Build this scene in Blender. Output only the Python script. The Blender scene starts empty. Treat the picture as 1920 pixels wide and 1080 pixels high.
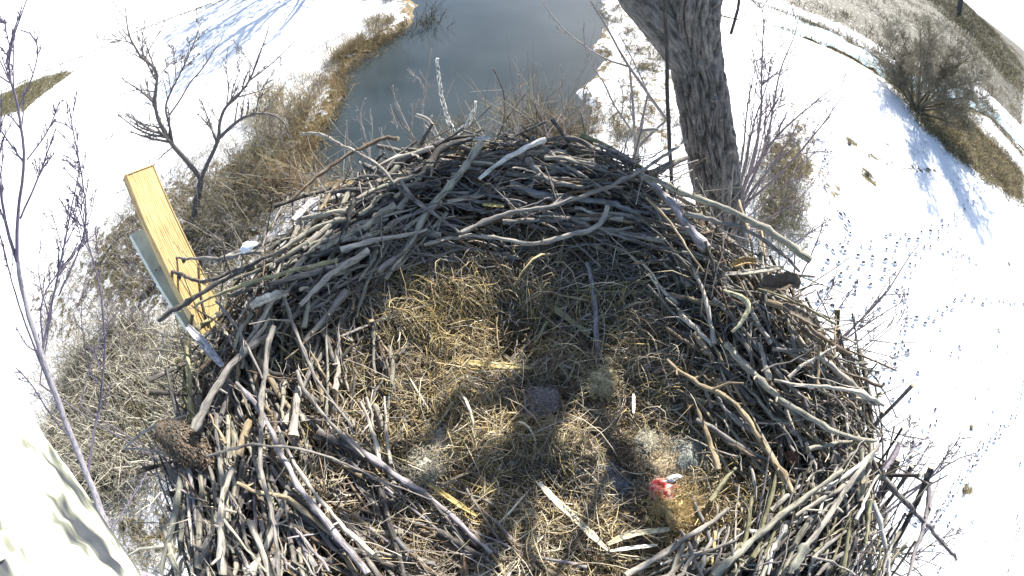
import bpy, bmesh, math, random
import numpy as np
from mathutils import Vector, Matrix

SC = bpy.context.scene
COL = SC.collection
R = math.radians
rng = np.random.default_rng(11)

# ------------------------------------------------------------------ camera, sky, sun, exposure
H = 12.5                      # camera height above the snow
PITCH = R(56.0)               # looking down by this much
F = 912.0                     # equisolid fisheye: r = 2 F sin(theta/2), in pixels of a 1920 wide frame
CAM = np.array([0.0, 0.0, H])
cam = bpy.data.cameras.new('camera')
camo = bpy.data.objects.new('camera', cam)
COL.objects.link(camo)
camo.location = (0, 0, H)
camo.rotation_euler = (math.pi / 2 - PITCH, 0, 0)
cam.type = 'PANO'
cam.panorama_type = 'FISHEYE_EQUISOLID'
cam.sensor_width = 36.0
cam.sensor_fit = 'HORIZONTAL'
cam.fisheye_lens = F / 1920 * 36.0
cam.fisheye_fov = R(180)
cam.clip_start = 0.02
cam.clip_end = 5000
SC.camera = camo
SC.render.engine = 'CYCLES'

SUN_AZ, SUN_EL = R(27), R(34)
world = bpy.data.worlds.new('World')
SC.world = world
world.use_nodes = True
wt = world.node_tree
sky = wt.nodes.new('ShaderNodeTexSky')
sky.sky_type = 'NISHITA'
sky.sun_disc = False
sky.sun_elevation = SUN_EL
sky.sun_rotation = SUN_AZ
bg = wt.nodes['Background']
bg.inputs['Strength'].default_value = 0.10
wt.links.new(sky.outputs[0], bg.inputs['Color'])

sun = bpy.data.lights.new('sun', 'SUN')
sun.energy = 5.0
sun.angle = R(0.53)
sun.color = (1.0, 0.95, 0.87)
suno = bpy.data.objects.new('sun', sun)
COL.objects.link(suno)
SDIR = Vector((math.sin(SUN_AZ) * math.cos(SUN_EL), math.cos(SUN_AZ) * math.cos(SUN_EL), math.sin(SUN_EL)))
suno.rotation_euler = SDIR.to_track_quat('Z', 'Y').to_euler()
suno.location = (20, 25, 40)
SC.view_settings.view_transform = 'Standard'
SC.view_settings.look = 'None'
SC.view_settings.exposure = 1.3
SC.view_settings.gamma = 1.0

# ------------------------------------------------------------------ helpers
def ray(px, py):
    dx, dy = px - 960.0, 540.0 - py
    r = math.hypot(dx, dy)
    th = 2 * math.asin(min(1.0, r / (2 * F)))
    s = math.sin(th) / max(r, 1e-9)
    x, y, z = dx * s, dy * s, math.cos(th)
    return np.array([x, z * math.cos(PITCH) + y * math.sin(PITCH), -z * math.sin(PITCH) + y * math.cos(PITCH)])

def at(px, py, d):                       # point d metres from the camera
    return CAM + ray(px, py) * d

def ath(px, py, D):                      # point at horizontal distance D
    v = ray(px, py)
    return CAM + v * (D / math.hypot(v[0], v[1]))

def gnd(px, py, z=0.0):                  # point on the ground
    v = ray(px, py)
    return CAM + v * ((H - z) / max(-v[2], 0.02))

def tag(o, label=None, cat=None, group=None, kind=None):
    if label: o['label'] = label
    if cat: o['category'] = cat
    if group: o['group'] = group
    if kind: o['kind'] = kind
    return o

def empty(name, loc, label=None, cat=None, group=None):
    o = bpy.data.objects.new(name, None)
    o.empty_display_size = 0.1
    o.location = loc
    COL.objects.link(o)
    return tag(o, label, cat, group)

class MB:
    """collects geometry (world coordinates) with a colour per vertex and a grain coordinate; builds ONE mesh object"""
    def __init__(s, rough=0.0):
        s.rough = rough
        s.v, s.f, s.c, s.t, s.n = [], [], [], [], 0
        s.tri = []

    def tubes(s, P, Rad, sides=5, col=(.3, .3, .3), caps=True, capcol=None):
        P = np.asarray(P, float)
        Rad = np.asarray(Rad, float)
        if P.ndim == 2: P = P[None]
        B, N, _ = P.shape
        if Rad.ndim == 1: Rad = np.broadcast_to(Rad[None], (B, N))
        T = np.gradient(P, axis=1)
        T /= np.linalg.norm(T, axis=2, keepdims=True) + 1e-12
        mean = T.mean(axis=1)
        ref = np.zeros((B, 3))
        ref[np.arange(B), np.argmin(np.abs(mean), axis=1)] = 1.0
        U = np.cross(T, ref[:, None, :])
        U /= np.linalg.norm(U, axis=2, keepdims=True) + 1e-12
        V = np.cross(T, U)
        a = np.arange(sides) / sides * 2 * math.pi
        ca, sa = np.cos(a), np.sin(a)
        ring = U[:, :, None, :] * ca[None, None, :, None] + V[:, :, None, :] * sa[None, None, :, None]
        jit = 1 + s.rough * rng.normal(size=(B, N, sides, 1)) if s.rough else 1.0
        verts = P[:, :, None, :] + ring * Rad[:, :, None, None] * jit
        L = np.concatenate([np.zeros((B, 1)), np.cumsum(np.linalg.norm(np.diff(P, axis=1), axis=2), axis=1)], axis=1)
        off = rng.random((B, 1)) * 40
        tc = np.zeros((B, N, sides, 3))
        tc[..., 0] = ca[None, None, :] * Rad.mean() * 3 + off[:, :, None]
        tc[..., 1] = sa[None, None, :] * Rad.mean() * 3 + off[:, :, None]
        tc[..., 2] = (L + off)[:, :, None]
        idx = np.arange(B * N * sides).reshape(B, N, sides) + s.n
        i0, i1 = idx[:, :-1], idx[:, 1:]
        q = np.stack([i0, np.roll(i0, -1, axis=2), np.roll(i1, -1, axis=2), i1], axis=-1).reshape(-1, 4)
        col = np.asarray(col, float)
        if col.ndim == 1: col = np.broadcast_to(col[None], (B, 3))
        cc = np.broadcast_to(col[:, None, None, :], (B, N, sides, 3)).copy()
        s.v.append(verts.reshape(-1, 3)); s.t.append(tc.reshape(-1, 3)); s.c.append(cc.reshape(-1, 3))
        s.f.append(q)
        s.n += B * N * sides
        if caps:
            for end in (0, -1):
                ctr = P[:, end] + (T[:, end] * Rad[:, end][:, None] * (0.25 if end else -0.25))
                cap_ring = verts[:, end]
                k = capcol if capcol is not None else None
                ci = np.arange(B * (sides + 1)).reshape(B, sides + 1) + s.n
                vv = np.concatenate([cap_ring, ctr[:, None, :]], axis=1)
                kk = np.broadcast_to((np.asarray(k)[None, None, :] if k is not None else col[:, None, :] * 1.15), (B, sides + 1, 3))
                tt = np.concatenate([tc[:, end], tc[:, end].mean(axis=1, keepdims=True)], axis=1)
                s.v.append(vv.reshape(-1, 3)); s.c.append(kk.reshape(-1, 3).copy()); s.t.append(tt.reshape(-1, 3))
                a0, a1 = ci[:, :sides], np.roll(ci[:, :sides], -1, axis=1)
                c = np.broadcast_to(ci[:, sides:], a0.shape)
                tri = np.stack([a0, a1, c] if end == -1 else [a1, a0, c], axis=-1).reshape(-1, 3)
                s.tri.append(tri)
                s.n += B * (sides + 1)
        return s

    def grid(s, G, col, closed_u=False, tc=None):
        """G: (n, m, 3) points -> quads"""
        n, m, _ = G.shape
        idx = np.arange(n * m).reshape(n, m) + s.n
        if closed_u:
            nx = np.roll(idx, -1, axis=1)
            q = np.stack([idx[:-1], nx[:-1], nx[1:], idx[1:]], axis=-1).reshape(-1, 4)
        else:
            q = np.stack([idx[:-1, :-1], idx[:-1, 1:], idx[1:, 1:], idx[1:, :-1]], axis=-1).reshape(-1, 4)
        col = np.asarray(col, float)
        s.v.append(G.reshape(-1, 3))
        s.c.append(np.broadcast_to(col, (n, m, 3)).reshape(-1, 3).copy())
        s.t.append((G if tc is None else tc).reshape(-1, 3))
        s.f.append(q)
        s.n += n * m
        return s

    def box(s, o, ax, ay, az, col):
        """box from corner o along three edge vectors (each face its own vertices)"""
        o, ax, ay, az = [np.asarray(k, float) for k in (o, ax, ay, az)]
        for (p, a, b) in ((o, ay, ax), (o + az, ax, ay), (o, ax, az), (o + ay, az, ax), (o, az, ay), (o + ax, ay, az)):
            g = np.array([[p, p + b], [p + a, p + a + b]])
            s.grid(g, col)
        return s

    def build(s, name, mat, parent=None, smooth=True, origin=None):
        v = np.concatenate(s.v) if s.v else np.zeros((0, 3))
        c = np.concatenate(s.c); t = np.concatenate(s.t)
        quads = np.concatenate(s.f) if s.f else np.zeros((0, 4), int)
        tris = np.concatenate(s.tri) if s.tri else np.zeros((0, 3), int)
        base = np.zeros(3)
        if parent is not None:
            pw = parent
            while pw is not None:
                base += np.array(pw.location); pw = pw.parent
            if origin is None: origin = base
        if origin is None:
            origin = v.mean(axis=0); origin = np.array([origin[0], origin[1], v[:, 2].min()])
        origin = np.asarray(origin, float)
        me = bpy.data.meshes.new(name)
        me.vertices.add(len(v))
        me.vertices.foreach_set('co', (v - origin).astype(np.float32).ravel())
        nl = len(quads) * 4 + len(tris) * 3
        me.loops.add(nl)
        me.loops.foreach_set('vertex_index', np.concatenate([quads.ravel(), tris.ravel()]).astype(np.int32))
        npoly = len(quads) + len(tris)
        me.polygons.add(npoly)
        st = np.concatenate([np.arange(len(quads)) * 4, len(quads) * 4 + np.arange(len(tris)) * 3]).astype(np.int32)
        me.polygons.foreach_set('loop_start', st)
        me.polygons.foreach_set('use_smooth', np.full(npoly, smooth, dtype=bool))
        at_ = me.attributes.new('col', 'FLOAT_COLOR', 'POINT')
        at_.data.foreach_set('color', np.concatenate([c, np.ones((len(c), 1))], axis=1).astype(np.float32).ravel())
        at2 = me.attributes.new('grain', 'FLOAT_VECTOR', 'POINT')
        at2.data.foreach_set('vector', t.astype(np.float32).ravel())
        me.update(calc_edges=True)
        me.validate()
        me.materials.append(mat)
        o = bpy.data.objects.new(name, me)
        COL.objects.link(o)
        if parent is not None:
            o.parent = parent
            o.location = origin - base
        else:
            o.location = origin
        return o

def smooth_path(pts, n):
    """Chaikin twice, then n points equally spaced"""
    p = np.asarray(pts, float)
    for _ in range(2):
        if len(p) < 3: break
        q = np.empty((2 * len(p) - 2, p.shape[1]))
        q[0::2] = p[:-1] * .75 + p[1:] * .25
        q[1::2] = p[:-1] * .25 + p[1:] * .75
        p = np.concatenate([p[:1], q, p[-1:]])
    d = np.concatenate([[0], np.cumsum(np.linalg.norm(np.diff(p, axis=0), axis=1))])
    u = np.linspace(0, d[-1], n)
    return np.stack([np.interp(u, d, p[:, k]) for k in range(p.shape[1])], axis=1)

def unit(v):
    v = np.asarray(v, float)
    return v / (np.linalg.norm(v) + 1e-12)

# value noise in numpy (for bark and ground)
_perm = np.random.default_rng(3).random((64, 64, 64))
def vnoise(p):
    p = np.asarray(p, float)
    i = np.floor(p).astype(int); f = p - i
    f = f * f * (3 - 2 * f)
    r = 0
    for dx in (0, 1):
        for dy in (0, 1):
            for dz in (0, 1):
                w = (f[..., 0] if dx else 1 - f[..., 0]) * (f[..., 1] if dy else 1 - f[..., 1]) * (f[..., 2] if dz else 1 - f[..., 2])
                r = r + w * _perm[(i[..., 0] + dx) % 64, (i[..., 1] + dy) % 64, (i[..., 2] + dz) % 64]
    return r
def fbm(p, o=4):
    r, a, t = 0, 1.0, 0
    p = np.asarray(p, float)
    for k in range(o):
        r = r + a * vnoise(p * (2.03 ** k) + k * 7.3); t += a; a *= .5
    return r / t

# ------------------------------------------------------------------ materials
def new_mat(name):
    m = bpy.data.materials.new(name)
    m.use_nodes = True
    nt = m.node_tree
    b = nt.nodes['Principled BSDF']
    b.inputs['Roughness'].default_value = .8
    b.inputs['Specular IOR Level'].default_value = .25
    return m, nt, b

def N(nt, t, **kw):
    n = nt.nodes.new(t)
    for k, v in kw.items():
        if k in n.inputs: n.inputs[k].default_value = v
        else: setattr(n, k, v)
    return n

def ramp(nt, src, stops, interp='LINEAR'):
    r = nt.nodes.new('ShaderNodeValToRGB')
    r.color_ramp.interpolation = interp
    e = r.color_ramp.elements
    while len(e) > 1: e.remove(e[-1])
    e[0].position = stops[0][0]; e[0].color = (*stops[0][1], 1) if len(stops[0][1]) == 3 else stops[0][1]
    for p, c in stops[1:]:
        x = e.new(p); x.color = (*c, 1)
    nt.links.new(src, r.inputs[0])
    return r.outputs[0]

def mixc(nt, fac, a, b, mode='MIX'):
    m = nt.nodes.new('ShaderNodeMix'); m.data_type = 'RGBA'; m.blend_type = mode
    for s, v in ((0, fac), (6, a), (7, b)):
        if hasattr(v, 'is_output'): nt.links.new(v, m.inputs[s])
        else: m.inputs[s].default_value = v if s == 0 else ((*v, 1) if len(v) == 3 else v)
    return m.outputs[2]

def g3(x): return (x, x, x)

def bark_mat(name, streak=(60, 60, 9), lichen=0.35, contrast=(.55, 1.35), lichcol=(.46, .44, .33), rough=.85, bump=.35, patch=0):
    m, nt, b = new_mat(name)
    a = N(nt, 'ShaderNodeAttribute', attribute_name='col')
    g = N(nt, 'ShaderNodeAttribute', attribute_name='grain')
    mp = N(nt, 'ShaderNodeMapping'); mp.inputs['Scale'].default_value = streak
    nt.links.new(g.outputs['Vector'], mp.inputs['Vector'])
    n1 = N(nt, 'ShaderNodeTexNoise', Scale=1.0, Detail=5.0, Roughness=.65)
    nt.links.new(mp.outputs[0], n1.inputs['Vector'])
    k = ramp(nt, n1.outputs[0], [(.28, g3(contrast[0])), (.5, g3(1.0)), (.72, g3(contrast[1]))])
    c = mixc(nt, 1.0, a.outputs['Color'], k, 'MULTIPLY')
    if patch:
        n4 = N(nt, 'ShaderNodeTexNoise', Scale=patch, Detail=5.0, Roughness=.7)
        nt.links.new(g.outputs['Vector'], n4.inputs['Vector'])
        k4 = ramp(nt, n4.outputs[0], [(.36, g3(.42)), (.46, g3(.85)), (.56, g3(1.0)), (.66, g3(1.35))])
        c = mixc(nt, 1.0, c, k4, 'MULTIPLY')
    if lichen:
        n2 = N(nt, 'ShaderNodeTexNoise', Scale=26.0, Detail=4.0, Roughness=.7)
        nt.links.new(g.outputs['Vector'], n2.inputs['Vector'])
        f = ramp(nt, n2.outputs[0], [(.54, g3(0)), (.62, g3(lichen))])
        c = mixc(nt, f, c, lichcol)
    nt.links.new(c, b.inputs['Base Color'])
    b.inputs['Roughness'].default_value = rough
    bp = N(nt, 'ShaderNodeBump', Strength=bump, Distance=.004)
    nt.links.new(n1.outputs[0], bp.inputs['Height'])
    nt.links.new(bp.outputs[0], b.inputs['Normal'])
    return m

M = {}
M['stick'] = bark_mat('stick_bark', streak=(95, 95, 22), contrast=(.30, 1.5), lichen=.4, patch=17.0, bump=.9)
M['twig'] = bark_mat('twig_bark', streak=(30, 30, 14), lichen=.15)
M['far'] = bark_mat('far_bark', streak=(6, 6, 3), lichen=0, bump=0)
M['straw'] = bark_mat('dry_grass', streak=(90, 90, 16), lichen=0, contrast=(.7, 1.3), rough=.6, bump=0)
M['fur'] = bark_mat('fur', streak=(40, 40, 60), lichen=0, contrast=(.6, 1.4), rough=.9, bump=0)
M['trunk'] = bark_mat('trunk_bark', streak=(55, 55, 16), lichen=.2, contrast=(.35, 1.5), lichcol=(.30, .285, .25), bump=.9, patch=9.0)

def snowy_limb_mat(nm_, sc_, th_):
    m, nt, b = new_mat(nm_)
    g = N(nt, 'ShaderNodeAttribute', attribute_name='grain')
    mp = N(nt, 'ShaderNodeMapping'); mp.inputs['Scale'].default_value = sc_
    nt.links.new(g.outputs['Vector'], mp.inputs['Vector'])
    n = N(nt, 'ShaderNodeTexNoise', Scale=1.0, Detail=3.0, Roughness=.55)
    nt.links.new(mp.outputs[0], n.inputs['Vector'])
    c = ramp(nt, n.outputs[0], [(th_, (.05, .055, .065)), (th_ + .05, (.20, .21, .16)), (th_ + .09, (.62, .62, .56)), (.6, (.84, .84, .81))])
    nt.links.new(c, b.inputs['Base Color'])
    n2 = N(nt, 'ShaderNodeTexNoise', Scale=60.0, Detail=4.0)
    nt.links.new(g.outputs['Vector'], n2.inputs['Vector'])
    bp = N(nt, 'ShaderNodeBump', Strength=.25, Distance=.004)
    nt.links.new(n2.outputs[0], bp.inputs['Height'])
    nt.links.new(bp.outputs[0], b.inputs['Normal'])
    return m
M['pale_limb'] = snowy_limb_mat('pale_limb_bark', (24, 24, 10), .395)
M['mottled'] = snowy_limb_mat('mottled_bark', (70, 70, 45), .42)

def lumber_mat():
    m, nt, b = new_mat('pine_lumber')
    g = N(nt, 'ShaderNodeAttribute', attribute_name='grain')
    mp = N(nt, 'ShaderNodeMapping'); mp.inputs['Scale'].default_value = (1, 1, .07)
    nt.links.new(g.outputs['Vector'], mp.inputs['Vector'])
    n = N(nt, 'ShaderNodeTexNoise', Scale=150.0, Detail=4.0, Roughness=.6)
    nt.links.new(mp.outputs[0], n.inputs['Vector'])
    w = N(nt, 'ShaderNodeTexWave', Scale=34.0, Distortion=6.0, Detail=2.0)
    w.bands_direction = 'X'
    nt.links.new(mp.outputs[0], w.inputs['Vector'])
    c1 = ramp(nt, w.outputs[0], [(.0, (.52, .38, .17)), (.55, (.49, .35, .15)), (.85, (.36, .235, .085)), (1.0, (.29, .18, .06))])
    c2 = ramp(nt, n.outputs[0], [(.3, g3(.62)), (.6, g3(1.1))])
    c = mixc(nt, 1.0, c1, c2, 'MULTIPLY')
    mp3 = N(nt, 'ShaderNodeMapping'); mp3.inputs['Scale'].default_value = (26, 26, 6)
    nt.links.new(g.outputs['Vector'], mp3.inputs['Vector'])
    n5 = N(nt, 'ShaderNodeTexNoise', Scale=1.0, Detail=6.0, Roughness=.7)
    nt.links.new(mp3.outputs[0], n5.inputs['Vector'])
    c = mixc(nt, 1.0, c, ramp(nt, n5.outputs[0], [(.32, (.62, .60, .58)), (.44, (.95, .96, .98)), (.6, (1.08, 1.12, 1.2))]), 'MULTIPLY')
    nt.links.new(c, b.inputs['Base Color'])
    b.inputs['Roughness'].default_value = .65
    return m
M['lumber'] = lumber_mat()

def attr_mat(name, rough=.6, metallic=0.0, scale=30, amt=(.8, 1.15)):
    m, nt, b = new_mat(name)
    a = N(nt, 'ShaderNodeAttribute', attribute_name='col')
    tc = N(nt, 'ShaderNodeTexCoord')
    n = N(nt, 'ShaderNodeTexNoise', Scale=float(scale), Detail=4.0)
    nt.links.new(tc.outputs['Object'], n.inputs['Vector'])
    k = ramp(nt, n.outputs[0], [(.3, g3(amt[0])), (.7, g3(amt[1]))])
    c = mixc(nt, 1.0, a.outputs['Color'], k, 'MULTIPLY')
    nt.links.new(c, b.inputs['Base Color'])
    b.inputs['Roughness'].default_value = rough
    b.inputs['Metallic'].default_value = metallic
    return m
M['painted'] = attr_mat('weathered_paint', .55, 0, 20)
M['steel'] = attr_mat('dark_steel', .45, .7, 60)
M['flesh'] = attr_mat('raw_flesh', .25, 0, 90, (.55, 1.3))
M['leaf'] = attr_mat('dry_leaf', .7, 0, 60, (.6, 1.3))
M['litter'] = attr_mat('nest_litter', .9, 0, 70, (.35, 1.5))
M['snowpack'] = attr_mat('packed_snow', .6, 0, 6, (.92, 1.04))

def ground_mat():
    m, nt, b = new_mat('snowy_ground')
    a = N(nt, 'ShaderNodeAttribute', attribute_name='col')      # R = bare grass amount, G = grass is golden, B = dark soil
    sep = N(nt, 'ShaderNodeSeparateColor')
    nt.links.new(a.outputs['Color'], sep.inputs[0])
    tc = N(nt, 'ShaderNodeTexCoord')
    n = N(nt, 'ShaderNodeTexNoise', Scale=1.9, Detail=8.0, Roughness=.74)
    nt.links.new(tc.outputs['Object'], n.inputs['Vector'])
    ad = N(nt, 'ShaderNodeMath', operation='ADD')
    nt.links.new(n.outputs[0], ad.inputs[0]); nt.links.new(sep.outputs[0], ad.inputs[1])
    f = ramp(nt, ad.outputs[0], [(.98, g3(0)), (1.03, g3(1))]) if False else None
    mr = N(nt, 'ShaderNodeMapRange'); mr.inputs[1].default_value = .86; mr.inputs[2].default_value = .93
    nt.links.new(ad.outputs[0], mr.inputs[0])
    n2 = N(nt, 'ShaderNodeTexNoise', Scale=5.0, Detail=6.0, Roughness=.7)
    nt.links.new(tc.outputs['Object'], n2.inputs['Vector'])
    olive = ramp(nt, n2.outputs[0], [(.32, (.02, .02, .011)), (.5, (.085, .076, .036)), (.66, (.22, .185, .09))])
    gold = ramp(nt, n2.outputs[0], [(.3, (.07, .045, .02)), (.5, (.17, .12, .05)), (.7, (.30, .22, .10))])
    gc = mixc(nt, sep.outputs[1], olive, gold)
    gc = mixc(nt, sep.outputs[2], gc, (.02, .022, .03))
    snow = ramp(nt, n.outputs[0], [(.3, (.80, .81, .84)), (.7, (.86, .86, .86))])
    c = mixc(nt, mr.outputs[0], snow, gc)
    nt.links.new(c, b.inputs['Base Color'])
    b.inputs['Roughness'].default_value = .75
    bp = N(nt, 'ShaderNodeBump', Strength=.5, Distance=.12)
    nt.links.new(n.outputs[0], bp.inputs['Height'])
    nt.links.new(bp.outputs[0], b.inputs['Normal'])
    return m
M['ground'] = ground_mat()

def water_mat(name, deep, pale, rough, scale):
    m, nt, b = new_mat(name)
    tc = N(nt, 'ShaderNodeTexCoord')
    n = N(nt, 'ShaderNodeTexNoise', Scale=scale, Detail=5.0, Roughness=.55)
    nt.links.new(tc.outputs['Object'], n.inputs['Vector'])
    c = ramp(nt, n.outputs[0], [(.35, deep), (.7, pale)])
    nt.links.new(c, b.inputs['Base Color'])
    b.inputs['Roughness'].default_value = rough
    b.inputs['Specular IOR Level'].default_value = .5
    b.inputs['IOR'].default_value = 1.33
    n3 = N(nt, 'ShaderNodeTexNoise', Scale=3.0, Detail=3.0)
    nt.links.new(tc.outputs['Object'], n3.inputs['Vector'])
    bp = N(nt, 'ShaderNodeBump', Strength=.06, Distance=.05)
    nt.links.new(n3.outputs[0], bp.inputs['Height'])
    nt.links.new(bp.outputs[0], b.inputs['Normal'])
    return m
M['water'] = water_mat('river_water', (.028, .039, .042), (.062, .075, .078), .10, .10)
M['ice'] = water_mat('stream_ice', (.20, .36, .43), (.62, .70, .74), .3, .8)

# ------------------------------------------------------------------ the setting: ground, river, stream
def G2(pts): return np.array([gnd(*p)[:2] for p in pts])

def inside(P, poly):
    x, y = P[..., 0], P[..., 1]
    r = np.zeros(x.shape, bool)
    n = len(poly)
    for i in range(n):
        x0, y0 = poly[i]; x1, y1 = poly[(i + 1) % n]
        c = ((y0 > y) != (y1 > y))
        with np.errstate(divide='ignore', invalid='ignore'):
            r ^= c & (x < (x1 - x0) * (y - y0) / (y1 - y0 + 1e-12) + x0)
    return r

def dist_line(P, line):
    d = np.full(P.shape[:-1], 1e9)
    for i in range(len(line) - 1):
        a, b = line[i], line[i + 1]
        ab = b - a
        t = np.clip(((P - a) @ ab) / (ab @ ab + 1e-12), 0, 1)
        d = np.minimum(d, np.linalg.norm(P - (a + t[..., None] * ab), axis=-1))
    return d

def sdist(P, poly):
    pl = np.concatenate([poly, poly[:1]])
    d = dist_line(P, pl)
    return np.where(inside(P, poly), -d, d)

# the river outline, from the bend near the nest tree to beyond the picture
LB = [(548, 345), (560, 300), (578, 240), (605, 200), (628, 165), (645, 128), (690, 88), (722, 62), (765, 35), (770, 0)]
RB = [(1128, 0), (1133, 60), (1128, 130), (1105, 165), (1118, 200), (1095, 260), (1050, 330)]
lb, rb = G2(LB), G2(RB)
river_poly = np.concatenate([lb, [[-12, 44], [-19, 62], [-30, 90], [-14, 96], [-4, 66], [5.5, 44]], rb])
stream_c = G2([(1290, -30), (1345, 6), (1420, 20), (1500, 48), (1580, 82), (1640, 116), (1690, 150), (1750, 168), (1830, 186), (1870, 220), (1925, 275)])
stream_w = np.array([1.3, 1.4, 1.5, 1.2, 1.0, 1.0, .9, .9, 1.0, 1.1, 1.2]) * 2.1

def make_ground():
    na, nr = 1100, 430
    ang = np.linspace(0, 2 * math.pi, na, endpoint=False)
    rad = np.concatenate([[0.02], np.geomspace(1.5, 1500, nr - 1)])
    A, RR = np.meshgrid(ang, rad)
    P = np.stack([RR * np.sin(A), RR * np.cos(A)], axis=-1)
    near = RR < 160
    z = (fbm(np.stack([P[..., 0] * .11, P[..., 1] * .11, P[..., 0] * 0], -1), 4) - .5) * .35
    z += (fbm(np.stack([P[..., 0] * .9, P[..., 1] * .9, P[..., 0] * 0 + 5], -1), 3) - .5) * .10
    z = np.where(near, z, (fbm(np.stack([P[..., 0] * .01, P[..., 1] * .01, P[..., 0] * 0], -1), 3) - .5) * 1.5)
    z = z + np.clip((RR - 330) / 700, 0, 1) ** .8 * 52
    ds = sdist(P, river_poly)
    ds = ds + (fbm(np.stack([P[..., 0] * .55, P[..., 1] * .55, P[..., 0] * 0 + 12], -1), 4) - .5) * 1.6
    z = z * np.clip((ds + 1) / 5, .25, 1)
    z = np.where(ds < .3, z * .5 - .75 * np.clip((.3 - ds) / 1.2, 0, 1), z)
    dst = dist_line(P, stream_c)
    z = np.where(dst < 4, z * np.clip((dst - 2.6) / 1.4, 0, 1) - .25 * np.clip(2.9 - dst * .9, 0, 1), z)
    # bare grass
    g = np.zeros(RR.shape); gold = np.full(RR.shape, .25); dark = np.zeros(RR.shape)
    def band(px, w, amt, gd=None, dk=None, fall=.6):
        nonlocal g, gold, dark
        d = dist_line(P, G2(px))
        k = np.clip(1 - np.maximum(d - w, 0) / (w * fall), 0, 1)
        g = np.maximum(g, amt * k)
        if gd is not None: gold = np.where(k > 0, gd, gold)
        if dk is not None: dark = np.maximum(dark, dk * k)
    def area(px, amt, gd=None, fall=1.0, world=None, dk=0):
        nonlocal g, gold, dark
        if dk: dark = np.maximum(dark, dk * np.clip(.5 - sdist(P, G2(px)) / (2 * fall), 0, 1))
        pl = G2(px) if world is None else np.array(world)
        k = np.clip(.5 - sdist(P, pl) / (2 * fall), 0, 1)
        g = np.maximum(g, amt * k)
        if gd is not None: gold = np.where(k > .4, gd, gold)
    bn = fbm(np.stack([P[..., 0] * .35, P[..., 1] * .35, P[..., 0] * 0 + 2], -1), 3)
    bandw = 1.2 + 2.2 * bn
    kb = np.clip(1 - ds / bandw, 0, 1)
    lf = P[..., 0] < -2 + 0 * RR
    g = np.maximum(g, np.where(lf, .52, .42) * kb); gold = np.where((kb > 0), .7, gold)
    # left thicket floor and speckle
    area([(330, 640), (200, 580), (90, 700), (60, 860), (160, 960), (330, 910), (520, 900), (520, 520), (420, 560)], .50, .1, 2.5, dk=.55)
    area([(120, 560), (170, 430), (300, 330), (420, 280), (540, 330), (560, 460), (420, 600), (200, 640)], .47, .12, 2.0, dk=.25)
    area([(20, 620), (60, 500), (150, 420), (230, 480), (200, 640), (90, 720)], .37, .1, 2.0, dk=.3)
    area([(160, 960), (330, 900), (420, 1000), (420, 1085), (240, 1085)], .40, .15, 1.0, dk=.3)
    area([(420, 420), (400, 310), (470, 260), (540, 240), (560, 330), (540, 430)], .5, .6, 1.0)
    area([(330, 140), (420, 110), (520, 90), (560, 130), (480, 200), (380, 230)], .29, .3, 1.5)
    area([(330, 40), (300, 110), (400, 90), (420, 30)], .22, .2, 2.0)
    # road edges at the left
    band([(-20, 180), (37, 155), (160, 103), (233, 69), (310, 38), (425, -2), (520, -40)], .30, .5, .1, .6)
    band([(-10, 125), (60, 75), (110, 40), (155, -3)], .7, .40, .1, .3)
    band([(150, 142), (180, 128), (205, 118), (300, 85)], .30, .36, .1, .4)
    area([(-20, 225), (-20, 185), (50, 152), (130, 128), (146, 132), (120, 150), (80, 180), (40, 215)], .50, .1, .8)
    # right hand stream banks
    d = dst
    g = np.maximum(g, .55 * np.clip(1 - np.maximum(d - 2.4, 0) / 1.6, 0, 1))
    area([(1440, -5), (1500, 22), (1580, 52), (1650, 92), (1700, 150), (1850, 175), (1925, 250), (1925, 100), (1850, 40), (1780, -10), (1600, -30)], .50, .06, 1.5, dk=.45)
    area([(1640, 125), (1690, 190), (1735, 250), (1790, 300), (1840, 335), (1925, 395), (1925, 330), (1860, 260), (1800, 200), (1740, 160)], .53, .25, 1.2)
    area([(1735, -5), (1790, 50), (1850, 110), (1925, 190), (1925, 130), (1860, 55), (1800, -5)], .52, .12, 2.5)
    area([(1780, 330), (1850, 350), (1925, 440), (1925, 390), (1850, 330)], .36, .2, 1.0)
    # speckled spots on the right snow field
    area([(1440, 250), (1500, 230), (1520, 300), (1510, 420), (1450, 460), (1410, 400)], .47, .35, .8)
    for p, w, amt in (((1490, 200), .4, .38), ((1500, 240), .8, .38), ((1595, 265), .5, .42), ((1625, 330), .5, .45), ((1540, 330), 1.1, .36), ((1700, 300), .5, .33), ((1660, 270), .4, .38),
                      ((1480, 300), 1.0, .46), ((1815, 915), .25, .44), ((1640, 285), .9, .30), ((1760, 320), 1.5, .28)):
        band([p, (p[0] + 6, p[1] + 6)], w, amt, .35)
    band([(1620, 290), (1690, 315), (1760, 325)], .25, .38, .2, .2)
    # right river bank: snow with scattered tufts
    area([(1135, 0), (1150, 60), (1130, 200), (1110, 300), (1300, 300), (1280, 100), (1240, 0)], .36, .5, .8)
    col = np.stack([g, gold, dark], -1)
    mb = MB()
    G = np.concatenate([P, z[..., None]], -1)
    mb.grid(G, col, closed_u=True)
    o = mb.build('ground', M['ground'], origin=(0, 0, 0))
    tag(o, 'snow covered field with patches of dry grass showing through', None, None, 'structure')
    return o
make_ground()

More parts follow.
